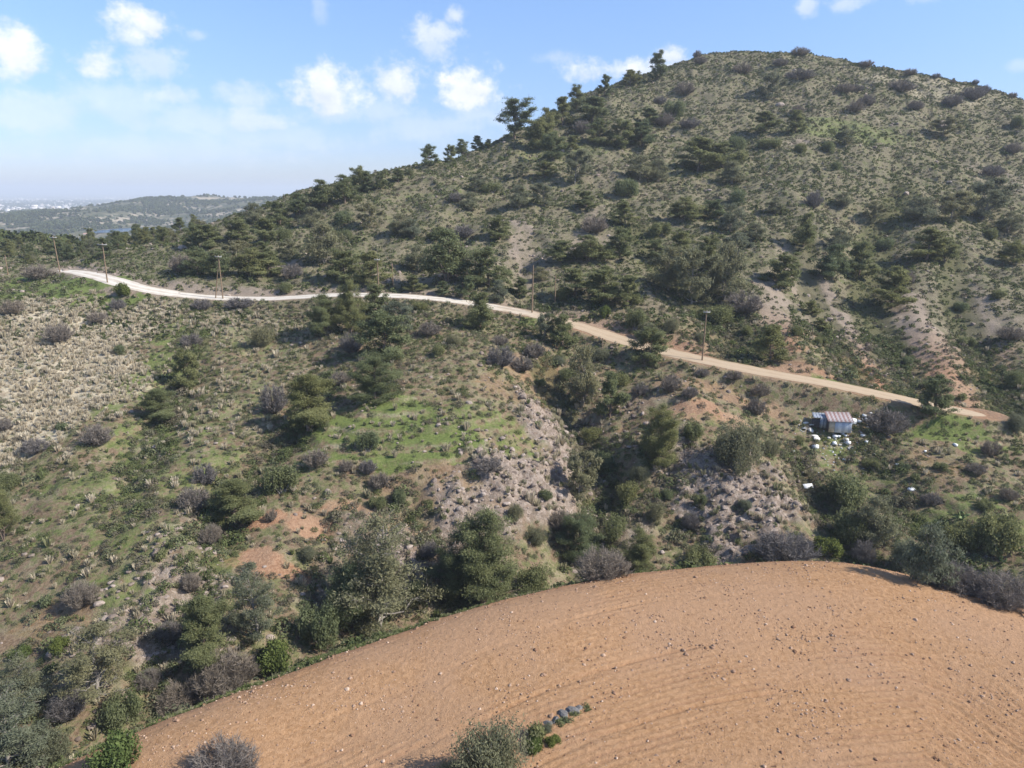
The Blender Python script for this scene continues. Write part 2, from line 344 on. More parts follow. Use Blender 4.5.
def height(x, y, detail=True):
    z0 = G0(np.clip(x, -400, 480), np.clip(y, -120, 640))
    out = np.maximum(np.maximum(-x-230, x-380)/160.0, np.maximum(y-470, -y-60)/140.0)
    out = np.maximum(out, 0.0)
    k = sstep(0, 1, out)
    z = z0
    near = (k < 1)
    if detail:
        wx, wy = fbm(x/22, y/22, 3, 3), fbm(x/22, y/22, 3, 4)
        for L, d, w in GUL:
            dd, _, _, t = dist_line(x+wx*2.5, y+wy*2.5, L)
            prof = np.exp(-(dd/w)**2); z = z-d*prof*np.sin(np.clip(t*.86+.14, 0, 1)*math.pi)**.5
        fdd, _, _, _ = dist_line(x, y, FIELD); inside = in_poly(x, y, FIELD)
        fsd = np.where(inside, -fdd, fdd)
        wild = sstep(0.5, 7, fsd)
        hill = sstep(150, 220, y)
        z = z+wild*(fbm(x/26, y/26, 4, 21)*(1.0+1.0*hill)+fbm(x/5.0, y/5.0, 3, 22)*(0.28+.25*hill))
        z = z+wild*hill*ridged(x/38+.3*wy, y/70, 3, 77)*1.0
        z = z-2.0*sstep(220, 340, y)
        # near bank below the field edge
        z = z-sstep(1.2, 4.0, fsd)*(1-sstep(4.0, 12, fsd))*0.5
        # terraces on the green spur and the red steps
        gr, dr, so, ro = zones(x, y)
        terr = np.clip(gr*1.1*(y < 125)*(y > 75)*(x > -60), 0, 1)
        st = 1.15; q = z/st; fr = q-np.floor(q); z = z+terr*0.95*(sstep(.25, .75, fr)-fr)*st; face = terr*np.exp(-((fr-.5)/.13)**2)*(.9+.5*perlin(x/9, y/9, 6)); dr = np.maximum(dr, face*.5); gr = gr*(1-np.clip(face, 0, 1)*.6)
        z = z+wild*ro*(0.85*ridged(x/3.4, y/3.4, 4, 40)+0.5*np.abs(perlin(x/1.1, y/1.1, 44)))
        dd, rz, sd_, tt = dist_line(x, y, ROAD)
        f = 1-sstep(3.4, 6.4, dd); z = z*(1-f)+rz*f
    else:
        gr = dr = so = ro = fsd = dd = sd_ = None
    zf = far_h(x, y)
    z = np.where(k > 0, z*(1-k)+zf*k, z)
    return z, (gr, dr, so, ro, fsd, dd, sd_, k)

def axis(a, b, step0, grow_lo, grow_hi, lo_end, hi_end, stepfun=None):
    m = [a]
    while m[-1] < b: m.append(m[-1]+(stepfun(m[-1]) if stepfun else step0))
    hi = []; s = m[-1]-m[-2]; p = m[-1]
    while p < hi_end: s *= grow_hi; p += s; hi.append(p)
    lo = []; s = m[1]-m[0]; p = m[0]
    while p > lo_end: s *= grow_lo; p -= s; lo.append(p)
    return np.array(lo[::-1]+m+hi)
XS = axis(-210, 290, 0.5, 1.035, 1.035, -26000, 26000)
YS = axis(22, 400, 0.4, 1.12, 1.022, -3000, 34000, lambda y: 0.4 if y < 115 else 0.4+(y-115)/285*0.9)
XX, YY = np.meshgrid(XS, YS)
ZZ, ZN = height(XX, YY)
G = Grid(XS, YS, ZZ)                          # the finished land, relative to the camera height
def hit(u, v, **k):
    p = G.hit(u, v, **k)
    return None if p is None else Vector((p.x, p.y, p.z+CZ))
def gz(x, y): return float(G(x, y))+CZ
def shown(x, y, z=1.0, margin=30):
    """is the spot inside the view"""
    dz = np.asarray(G(x, y))+z; t = y*cp-dz*sp; u = 512+FPX*x/t; v = 384-FPX*(y*sp+dz*cp)/t
    return (t > 1) & (u > -margin) & (u < 1024+margin) & (v > -margin) & (v < 768+margin), u, v
# ------------------------------------------------------------------ terrain sheet
def grid_mesh(name, XX, YY, ZZ, mats, attrs):
    ny, nx = XX.shape
    V = np.stack([XX.ravel(), YY.ravel(), ZZ.ravel()+CZ], 1)
    idx = np.arange(nx*ny).reshape(ny, nx)
    F = np.stack([idx[:-1, :-1].ravel(), idx[:-1, 1:].ravel(), idx[1:, 1:].ravel(), idx[1:, :-1].ravel()], 1)
    return mesh_np(name, V, F, mats, attrs, smooth=True)
gr, dr, so, ro, fsd, rdd, rsd, farK = ZN
hillM = sstep(128, 155, YY)*(1-farK)
roads = (1-sstep(2.4, 5.5, rdd))
cut = sstep(2.6, 3.6, rdd)*(1-sstep(4.5, 8.5, rdd))*(rsd > 0)*0.9
so2 = np.maximum(so, np.maximum(cut, roads*.7))
verge = (1-sstep(1.6, 3.6, np.abs(fsd-1.2)+0.8*np.abs(perlin(XX/3, YY/3, 90))))
verge2 = verge*np.clip(1.15-0.02*np.abs(XX), .5, 1)
lowrav = (1-sstep(1.0, 16, fsd))*(fsd > 0)
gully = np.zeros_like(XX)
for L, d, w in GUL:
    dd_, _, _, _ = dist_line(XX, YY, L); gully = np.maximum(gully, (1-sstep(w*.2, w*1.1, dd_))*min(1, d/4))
za = np.stack([np.maximum(gr, verge2), dr, so2, ro], -1).reshape(-1, 4)
zb = np.stack([hillM, farK, gully, lowrav], -1).reshape(-1, 4)

mt, N, b = material('ground_cover', 0.95, 0.1)
pos = N.coord('Object')
A_ = N.n.new('ShaderNodeAttribute'); A_.attribute_name = 'za'; ac = N.sep(A_.outputs['Color']); rock_a = A_.outputs['Alpha']
B_ = N.n.new('ShaderNodeAttribute'); B_.attribute_name = 'zb'; bc = N.sep(B_.outputs['Color']); lowr = B_.outputs['Alpha']
nL = N.noise(pos, 0.06, 4, .6); nM = N.noise(pos, 0.45, 5, .65); nF = N.noise(pos, 2.6, 5, .7); nX = N.noise(pos, 9.0, 3, .7); nG = N.noise(pos, 0.9, 6, .75)
def blend(base, mask, col, wob=1.7, noise=None, lo=.2, hi=.9):
    m = N.math('ADD', mask, N.math('MULTIPLY', N.math('SUBTRACT', noise if noise is not None else nG, 0.5), wob))
    m = N.math('MULTIPLY', N.ramp(m, lo, hi), N.ramp(mask, 0.03, 0.16))
    return N.mix(m, base, col)
# base: brown earth with dry litter and thin green
earth = N.mix(N.ramp(nF, .35, .65), (0.130, 0.088, 0.055), (0.235, 0.170, 0.110))
litter = N.mix(N.ramp(nX, .35, .7), (0.20, 0.165, 0.095), (0.34, 0.29, 0.185))
thin = N.mix(N.ramp(nF, .3, .7), (0.085, 0.095, 0.036), (0.155, 0.155, 0.065))
base = N.mix(N.ramp(nM, .42, .62), earth, litter)
base = N.mix(N.ramp(nG, .46, .58, 0, .85), base, thin)
# hill: olive with stony soil
hillc = N.mix(N.ramp(nF, .35, .6), (0.100, 0.088, 0.050), (0.205, 0.175, 0.115))
hillc = N.mix(N.ramp(nM, .46, .66, 0, .65), hillc, N.mix(nX, (0.085, 0.100, 0.036), (0.155, 0.168, 0.068)))
base = N.mix(bc[0], base, hillc)
dryc = N.mix(N.ramp(nX, .3, .7), (0.34, 0.28, 0.19), (0.56, 0.49, 0.36)); dryc = N.mix(N.ramp(nM, .5, .66, 0, .6), dryc, thin)
base = blend(base, ac[1], dryc)
soilc = N.mix(N.ramp(nF, .35, .65), (0.24, 0.125, 0.070), (0.36, 0.215, 0.130)); soilc = N.mix(N.ramp(nL, .4, .6, 0, .5), soilc, (0.33, 0.235, 0.155))
soilc = N.mix(bc[0], soilc, N.mix(nF, (0.19, 0.148, 0.112), (0.34, 0.275, 0.21)))
base = blend(base, ac[2], soilc)
cell = N.voro(pos, 2.2, 'F1', out='Color'); cs = N.sep(cell)
rockc = N.mix(cs[0], (0.20, 0.155, 0.122), (0.39, 0.315, 0.26)); rockc = N.mix(N.ramp(nF, .50, .66, 0, .8), rockc, (0.23, 0.155, 0.11)); rockc = N.mix(N.ramp(nX, .5, .62, 0, .8), rockc, (0.10, 0.085, 0.055)); rockc = N.mix(N.ramp(nG, .54, .64, 0, .5), rockc, (0.17, 0.135, 0.09))
base = blend(base, rock_a, rockc, 1.6)
greenc = N.mix(N.ramp(nF, .3, .7), (0.085, 0.118, 0.030), (0.165, 0.195, 0.060)); greenc = N.mix(N.ramp(nX, .5, .7, 0, .5), greenc, (0.22, 0.21, 0.10))
base = blend(base, ac[0], greenc, 1.7)
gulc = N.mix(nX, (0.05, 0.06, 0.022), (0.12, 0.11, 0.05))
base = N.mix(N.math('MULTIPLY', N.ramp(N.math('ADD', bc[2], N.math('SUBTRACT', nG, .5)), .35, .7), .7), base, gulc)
# far country: dark scrub, pale fields and clearings
fn1 = N.noise(pos, 0.010, 6, .62); fn2 = N.noise(pos, 0.0022, 5, .6); fn3 = N.noise(pos, 0.045, 4, .7)
fv = N.sep(N.voro(pos, 0.0035, 'F1', out='Color'))
farc = N.mix(N.ramp(fn1, .45, .60), (0.10, 0.095, 0.05), (0.36, 0.30, 0.22)); farc = N.mix(N.ramp(fn3, .48, .56), farc, (0.05, 0.06, 0.028))
fields = N.mix(fv[0], (0.10, 0.13, 0.05), (0.40, 0.34, 0.25)); dist = N.vmath('LENGTH', pos)
px_, py_, pz_ = N.sep(pos); rr = N.math('SQRT', N.math('ADD', N.math('MULTIPLY', px_, px_), N.math('MULTIPLY', py_, py_)))
fields = N.mix(N.ramp(fn2, .48, .56, 0, .8), fields, (0.07, 0.085, 0.05)); fields = N.mix(N.ramp(fn1, .60, .66, 0, .8), fields, (0.55, 0.50, 0.44))
farc = N.mix(N.ramp(rr, 2600, 4200), farc, fields)
base = N.mix(bc[1], base, farc)
N.l.new(base, b.inputs['Base Color'])
bm = N.n.new('ShaderNodeBump'); bm.inputs['Strength'].default_value = 0.9; bm.inputs['Distance'].default_value = 0.35
hh = N.math('ADD', N.math('MULTIPLY', nF, .6), N.math('MULTIPLY', nX, .25)); 
N.l.new(hh, bm.inputs['Height']); N.l.new(bm.outputs[0], b.inputs['Normal'])
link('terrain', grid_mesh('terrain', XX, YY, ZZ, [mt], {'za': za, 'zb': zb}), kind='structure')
del za, zb

# ------------------------------------------------------------------ ploughed field
fx = np.arange(-42, 72, 0.15); fy = np.arange(20, 57, 0.13)
FX, FY = np.meshgrid(fx, fy)
EL = resample(edgeW, 0.8)
fe, _, _, _ = dist_line(FX, FY, EL)
wob = fbm(FX/9, FY/9, 3, 61)
ph = (fe+0.16*wob)
amp = 0.10+1.5*np.clip(sstep(.15, .6, fbm(FX/14+2, FY/14, 2, 62)*.8+sstep(9, 17, fe)*.75), 0, 1)
z = G(FX, FY)+0.16
# ridges left by the plough, a deeper groove now and then, and crumbly clods
fur = np.sin(ph*2*math.pi/0.50+.6*perlin(FX/3, FY/3, 5))*0.019+np.sin(ph*2*math.pi/2.16+1)*0.010
z = z+amp*fur-0.10*np.exp(-((((ph+.8*perlin(FX/20, FY/20, 3)) % 4.96)-2.4)/0.16)**2)*np.clip(amp, .4, 1)
cl = fbm(FX/0.36, FY/0.36, 3, 63, .7); z = z+0.022*cl+0.10*np.clip(perlin(FX/0.55, FY/0.55, 66)-.45, 0, 1)
z = z-0.12*(1-sstep(0, .8, fe))
inside = (fe > .15+1.0*(1-sstep(0, 16, FX))) & in_poly(FX+.25*perlin(FX/1.3, FY/1.3, 64), FY+.25*perlin(FX/1.3, FY/1.3, 65), FIELD)
ny, nx = FX.shape; idx = np.arange(nx*ny).reshape(ny, nx); ok = inside[:-1, :-1] & inside[1:, 1:] & inside[:-1, 1:] & inside[1:, :-1]
F = np.stack([idx[:-1, :-1][ok], idx[:-1, 1:][ok], idx[1:, 1:][ok], idx[1:, :-1][ok]], 1)
used, inv = np.unique(F.ravel(), return_inverse=True)
V = np.stack([FX.ravel(), FY.ravel(), z.ravel()+CZ], 1)[used]
mf, N, b = material('ploughed_earth', 1.0, 0.05); pos = N.coord('Object')
a = N.noise(pos, .10, 4, .6); a2 = N.noise(pos, 3.2, 6, .75); a3 = N.noise(pos, 14, 3, .7); edg = N.attr('edge'); fu = N.attr('groove')
c = N.mix(N.ramp(a2, .3, .7), (0.300, 0.167, 0.080), (0.455, 0.272, 0.145))
c = N.mix(N.ramp(a, .38, .62, 0, .55), c, (0.385, 0.24, 0.145))
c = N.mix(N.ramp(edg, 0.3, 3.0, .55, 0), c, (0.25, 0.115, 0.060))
c = N.mix(N.ramp(a3, .62, .74, 0, .7), c, (0.56, 0.42, 0.30)); c = N.mix(N.ramp(a3, .36, .27, 0, .6), c, (0.20, 0.10, 0.06))
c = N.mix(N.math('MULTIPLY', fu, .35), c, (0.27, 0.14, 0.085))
N.l.new(c, b.inputs['Base Color'])
bm = N.n.new('ShaderNodeBump'); bm.inputs['Strength'].default_value = 1.0; bm.inputs['Distance'].default_value = 0.12
N.l.new(N.math('ADD', a2, N.math('MULTIPLY', a3, .5)), bm.inputs['Height']); N.l.new(bm.outputs[0], b.inputs['Normal'])
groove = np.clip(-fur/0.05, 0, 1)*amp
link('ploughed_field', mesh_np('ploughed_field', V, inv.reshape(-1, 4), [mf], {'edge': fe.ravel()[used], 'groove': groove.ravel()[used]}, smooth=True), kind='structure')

# ------------------------------------------------------------------ dirt road
rt = np.gradient(ROAD[:, :2], axis=0); rt /= np.linalg.norm(rt, axis=1)[:, None]; rn = np.stack([-rt[:, 1], rt[:, 0]], 1)
nn = len(ROAD); K = 15; arc = np.arange(nn)*1.5
half = 2.75+0.35*np.array([float(perlin(np.array(q/9.), np.array(.3), 71)) for q in arc])
half *= np.clip(np.minimum(np.arange(nn)/8.0+.3, (nn-1-np.arange(nn))/4.0+.25), 0, 1)
V = []; mid = []
for i in range(nn):
    for k in range(K):
        q = -1+2*k/(K-1); hw = half[i]+.3*float(perlin(np.array(i*.9), np.array(5.5*(q > 0)), 72))*(abs(q) > .99)
        x, y = ROAD[i, :2]+rn[i]*q*hw
        V.append((x, y, ROAD[i, 2]+CZ+0.09-0.06*abs(q)**6-0.03*math.exp(-((abs(q)-.42)/.13)**2))); mid.append(q)
V = np.array(V); idx = np.arange(nn*K).reshape(nn, K)
F = np.stack([idx[:-1, :-1].ravel(), idx[:-1, 1:].ravel(), idx[1:, 1:].ravel(), idx[1:, :-1].ravel()], 1)
mr, N, b = material('road_gravel', 0.95, 0.1); pos = N.coord('Object'); q = N.attr('across')
n1 = N.noise(pos, .5, 5, .7); n2 = N.noise(pos, 5, 4, .7); xx = N.sep(pos)[0]
pale = N.mix(n2, (0.52, 0.47, 0.39), (0.68, 0.63, 0.54)); tan = N.mix(n2, (0.34, 0.255, 0.165), (0.46, 0.36, 0.25))
c = N.mix(N.ramp(N.math('ADD', xx, N.math('MULTIPLY', n1, 20)), -8, 24), pale, tan)
aq = N.math('ABSOLUTE', q); tr = N.ramp(N.math('ABSOLUTE', N.math('SUBTRACT', aq, .42)), .08, .26)
c = N.mix(N.math('MULTIPLY', tr, N.ramp(n1, .4, .65, .15, .6)), c, (0.33, 0.24, 0.155))
N.l.new(c, b.inputs['Base Color'])
link('dirt_road', mesh_np('dirt_road', V, F, [mr], {'across': mid}, smooth=True), kind='structure')
# ------------------------------------------------------------------ vegetation builders
def leaf_mat(name, dark, light, hue=(1.12, .96, .85), trans=.25, inst=False, inst_cols=None):
    m = bpy.data.materials.new(name); m.use_nodes = True; N = NT(m.node_tree); N.n.clear()
    t = N.attr('tint'); c = N.mix(t, dark, light)
    r = N.n.new('ShaderNodeObjectInfo').outputs['Random']
    c = N.mix(1.0, c, N.mix(r, (.84, .90, .94), (1.09*hue[0], 1.12, .96)), 'MULTIPLY')
    if inst_cols is not None:
        k = N.attr('kind', typ='INSTANCER')
        rp = N.n.new('ShaderNodeValToRGB'); rp.color_ramp.interpolation = 'LINEAR'
        e = rp.color_ramp.elements
        for i, (p, q) in enumerate(inst_cols):
            el_ = e[i] if i < len(e) else e.new(p)
            el_.position = p; el_.color = (*q, 1)
        N.l.new(k, rp.inputs[0]); c = N.mix(1.0, rp.outputs[0], N.mix(t, (.6, .6, .6), (1.25, 1.25, 1.25)), 'MULTIPLY')
    d = N.n.new('ShaderNodeBsdfDiffuse'); tr = N.n.new('ShaderNodeBsdfTranslucent'); mx = N.n.new('ShaderNodeMixShader')
    N.l.new(c, d.inputs[0]); N.l.new(c, tr.inputs[0]); mx.inputs[0].default_value = trans
    N.l.new(d.outputs[0], mx.inputs[1]); N.l.new(tr.outputs[0], mx.inputs[2])
    o = N.n.new('ShaderNodeOutputMaterial'); N.l.new(mx.outputs[0], o.inputs[0]); return m
PINE = leaf_mat('pine_needles', (0.130, 0.148, 0.070), (0.285, 0.300, 0.155), trans=.48)
GREY = leaf_mat('grey_foliage', (0.145, 0.152, 0.095), (0.280, 0.280, 0.180), trans=.45)
LUSH = leaf_mat('lush_foliage', (0.075, 0.100, 0.030), (0.175, 0.205, 0.070))
TWIG = leaf_mat('bare_twigs', (0.125, 0.104, 0.093), (0.265, 0.226, 0.205), (1.05, .97, .92), .15)
SCRUB = leaf_mat('scrub_leaves', (0, 0, 0), (1, 1, 1), trans=.2, inst_cols=[(0, (.075, .092, .036)), (.35, (.130, .150, .062)), (.55, (.175, .188, .098)), (.75, (.17, .14, .105)), (1, (.11, .13, .05))])
STRAW = leaf_mat('straw_blades', (0, 0, 0), (1, 1, 1), trans=.3, inst_cols=[(0, (.62, .54, .40)), (.5, (.52, .44, .31)), (.8, (.36, .33, .20)), (1, (.18, .21, .08))])
BARK = flat_mat('pine_bark', (0.17, 0.125, 0.095), .95, .3, 4)
GBARK = flat_mat('grey_bark', (0.26, 0.23, 0.20), .95, .25, 4)

def leaf_quads(C, n_dir, L, Wd, rng, tint):
    """one narrow quad per centre; random axis, leaning outwards"""
    n = len(C); nr = n_dir*1.1+rng.normal(size=(n, 3))*.62; nr /= np.linalg.norm(nr, axis=1)[:, None]
    a = np.cross(nr, rng.normal(size=(n, 3))); a /= np.linalg.norm(a, axis=1)[:, None]; a = a+n_dir*.35; a /= np.linalg.norm(a, axis=1)[:, None]
    b = np.cross(a, nr); b /= np.linalg.norm(b, axis=1)[:, None]
    L = (L*rng.uniform(.6, 1.3, n))[:, None]; Wd = (Wd*rng.uniform(.7, 1.3, n))[:, None]
    V = np.stack([C-a*L*.5-b*Wd*.3, C-a*L*.1+b*Wd*.5, C+a*L*.5+b*Wd*.15, C+a*L*.1-b*Wd*.5], 1).reshape(-1, 3)
    F = np.arange(4*n).reshape(-1, 4); return V, F, np.repeat(tint, 4)
def tubes(segs, sides=5):
    """segs: list of (points (k,3), radii (k)) -> quads"""
    VV = []; FF = []; off = 0
    ang = np.arange(sides)*2*math.pi/sides
    for Pn, R in segs:
        Pn = np.asarray(Pn, float); R = np.asarray(R, float); k = len(Pn)
        T = np.gradient(Pn, axis=0); T /= np.linalg.norm(T, axis=1)[:, None]+1e-9
        ref = np.where(np.abs(T[:, 2:3]) > .9, np.array([[1., 0, 0]]), np.array([[0, 0, 1.]]))
        A = np.cross(T, ref); A /= np.linalg.norm(A, axis=1)[:, None]+1e-9; B = np.cross(T, A)
        ring = Pn[:, None]+R[:, None, None]*(np.cos(ang)[None, :, None]*A[:, None]+np.sin(ang)[None, :, None]*B[:, None])
        VV.append(ring.reshape(-1, 3)); i = np.arange(k*sides).reshape(k, sides)+off; j = np.roll(i, -1, axis=1)
        FF.append(np.stack([i[:-1].ravel(), j[:-1].ravel(), j[1:].ravel(), i[1:].ravel()], 1)); off += k*sides
    return np.concatenate(VV), np.concatenate(FF)
def ribbons(Pa, Pb, w, rng):
    d = Pb-Pa; d /= np.linalg.norm(d, axis=1)[:, None]+1e-9; s = np.cross(d, rng.normal(size=d.shape)); s /= np.linalg.norm(s, axis=1)[:, None]+1e-9
    w = np.asarray(w)[:, None]
    V = np.stack([Pa-s*w*.5, Pa+s*w*.5, Pb+s*w*.3, Pb-s*w*.3], 1).reshape(-1, 3)
    return V, np.arange(len(V)).reshape(-1, 4)

def gen_pine(seed, h=8.0, rad=3.0, nleaf=9000, lsz=.42, lw=.16, form='pine', nb=30, sparse=.0):
    rng = np.random.default_rng(seed); lean = rng.normal(0, .05, 2)
    tz = np.linspace(0, h*.97, 9); bend = np.cumsum(rng.normal(0, .012*h, (9, 2)), 0)
    trunk = np.stack([tz*lean[0]+bend[:, 0]*(tz > 0), tz*lean[1]+bend[:, 1]*(tz > 0), tz], 1); trunk[0, 2] = -0.5
    r0 = .022*h+.03; segs = [(trunk, r0*(1-.93*np.linspace(0, 1, 9))**.9)]
    tips = []; tw = []
    stems = [(trunk, 0.03 if form != 'umbrella' else .22)]
    if form == 'multi':
        for k in range(2):
            a = rng.uniform(0, 6.28); q = np.linspace(0, 1, 7)[:, None]; dr_ = np.array([math.cos(a), math.sin(a), 0])
            s2 = dr_*rad*.55*q**1.2+np.array([0, 0, h*rng.uniform(.65, .85)])*q+np.array([0, 0, -.3]); stems.append((s2, .25)); segs.append((s2, r0*.6*(1-.9*q[:, 0])))
    for st, lo in stems:
        hh_ = st[-1, 2]; az0 = rng.uniform(0, 6.28)
        nbr = nb if st is trunk else nb//2
        for i in range(nbr):
            f = lo+(1-lo)*((i+rng.uniform(0, 1))/nbr)
            base = np.array([np.interp(f*hh_, st[:, 2], st[:, k]) for k in range(3)])
            a = az0+i*2.4+rng.normal(0, .5)
            if form == 'umbrella': prof = .55+.45*math.sin(min(1, (f-.3)/.6)*math.pi*.6)
            elif form == 'round': prof = math.sqrt(max(.06, 1-((f-.36)/.68)**2))
            else: prof = min(1.0, .72+f*1.4)*(1-f)**.62*1.15+.10
            L = rad*prof*rng.uniform(.55, 1.12)*(1 if st is trunk else .7)
            rise = math.radians(rng.uniform(-14, 28)+34*f)
            q = np.linspace(0, 1, 6)[:, None]
            dr_ = np.array([math.cos(a), math.sin(a), 0.])
            br = base+dr_*L*math.cos(rise)*q+np.array([0, 0, 1.])*L*(math.sin(rise)*q+.25*q**2-.12*(q < .5)*q)
            br[1:] += rng.normal(0, .04*L, (5, 3))
            segs.append((br, r0*.36*(1-f*.5)*(1-.85*q[:, 0])+.008))
            for j in range(max(4, int(L*3.2))):
                s = rng.uniform(.30, 1.05); p0 = np.array([np.interp(min(s, 1), q[:, 0], br[:, k]) for k in range(3)])
                da = a+rng.choice([-1, 1])*rng.uniform(.3, 1.4); l = L*.34*rng.uniform(.4, 1.1)*(1.25-s*.5)
                p1 = p0+np.array([math.cos(da)*l, math.sin(da)*l, l*rng.uniform(-.05, .65)])
                tw.append((p0, p1)); tips.append((p0, p1))
    T0 = np.array([t[0] for t in tips]); T1 = np.array([t[1] for t in tips]); nt_ = len(T0)
    wgt = rng.gamma(2.8, 1, nt_)*(rng.uniform(size=nt_) > sparse); wgt /= wgt.sum()
    pick = rng.choice(nt_, nleaf, p=wgt); s = rng.uniform(.25, 1.15, nleaf)[:, None]
    sp_ = .075*rad+.08
    off = rng.normal(0, 1, (nleaf, 3))*np.array([sp_, sp_, sp_*.55]); C = T0[pick]+(T1-T0)[pick]*s+off
    cl_ = rng.uniform(0, 1, nt_); tint = np.clip(.15+.55*cl_[pick]+rng.normal(0, .22, nleaf), 0, 1)
    out = (C-np.array([trunk[4, 0], trunk[4, 1], h*.35])); out /= np.linalg.norm(out, axis=1)[:, None]
    Vl, Fl, Tl = leaf_quads(C, out*.9+np.array([0, 0, .5]), lsz, lw, rng, tint)
    twm = [(np.array([p0, (p0+p1)/2+rng.normal(0, .03, 3), p1]), np.array([.022, .016, .008])*max(1, h/7)) for p0, p1 in tw]
    Vt, Ft = tubes(segs, 6); Vw, Fw = tubes(twm, 3)
    return (np.concatenate([Vt, Vw]), np.concatenate([Ft, Fw+len(Vt)])), (Vl, Fl, Tl)
def gen_bare(seed, h=1.8, rad=1.6, n=2200, w=.035):
    rng = np.random.default_rng(seed); A = []; B = []; Wd = []; tint = []
    ns = max(14, n//55)
    for i in range(ns):
        a = rng.uniform(0, 6.28); rr_ = math.sqrt(rng.uniform(0, 1)); lift = math.sqrt(max(.05, 1-rr_**2*.85))
        tip = np.array([math.cos(a)*rad*rr_, math.sin(a)*rad*rr_, h*lift*rng.uniform(.75, 1.05)])
        b0 = np.array([math.cos(a)*rad*.16*rng.uniform(0, 1), math.sin(a)*rad*.16*rng.uniform(0, 1), -.1])
        q = np.linspace(0, 1, 6)[:, None]; st = b0+(tip-b0)*q+np.array([math.cos(a), math.sin(a), 0])*rad*.12*np.sin(q*3.14)+rng.normal(0, .03*h, (6, 3))*q
        for k in range(5): A.append(st[k]); B.append(st[k+1]); Wd.append(w*1.7*(1-.16*k)); tint.append(.2)
        for j in range(n//ns):
            s = rng.uniform(.25, 1); k = min(4, int(s*5)); p0 = st[k]+(st[k+1]-st[k])*(s*5-k)
            d = rng.normal(0, 1, 3); d[2] = abs(d[2])*.9+.25; d[:2] += np.array([math.cos(a), math.sin(a)])*.6; d /= np.linalg.norm(d); l = rad*.20*rng.uniform(.4, 1.3)
            A.append(p0); B.append(p0+d*l); Wd.append(w); tint.append(rng.uniform(.3, 1))
    V, F = ribbons(np.array(A), np.array(B), Wd, rng); return V, F, np.repeat(tint, 4)
def gen_bush(seed, h=1.6, rad=1.5, n=5000, lsz=.16, lw=.09, lobes=9):
    rng = np.random.default_rng(seed); cen = []; 
    for i in range(lobes):
        a = rng.uniform(0, 6.28); r = rad*.62*math.sqrt(rng.uniform(0, 1)); cen.append((math.cos(a)*r, math.sin(a)*r, h*rng.uniform(.3, .66)*(1-.35*r/rad), rad*rng.uniform(.28, .5)))
    cen = np.array(cen); k = rng.integers(0, lobes, n); d = rng.normal(0, 1, (n, 3)); d /= np.linalg.norm(d, axis=1)[:, None]
    rr_ = rng.uniform(.25, 1, n)**.45*(1+.18*rng.normal(0, 1, n)); C = cen[k, :3]+d*(cen[k, 3]*rr_)[:, None]*np.array([1, 1, min(1.2, .85*h/rad)])
    C[:, 2] = np.abs(C[:, 2]); gate = fbm(C[:, 0]*2.3/rad*1.5+seed, C[:, 1]*2.3/rad*1.5+C[:, 2]*2, 2, seed) > -.38; C = C[gate]; k = k[gate]; d = d[gate]
    lt = rng.uniform(0, 1, lobes); tint = np.clip(.2+.45*lt[k]+rng.normal(0, .22, len(C)), 0, 1)
    V, F, T = leaf_quads(C, d*.7+np.array([0, 0, .4]), lsz, lw, rng, tint)
    st = []
    for i in range(lobes):
        c = cen[i, :3]; st.append((np.array([[0, 0, -.15], c*.5+rng.normal(0, .06, 3), c+np.array([0, 0, .2*h])]), np.array([.05, .035, .015])*rad/1.5))
    return (V, F, T), tubes(st, 4)

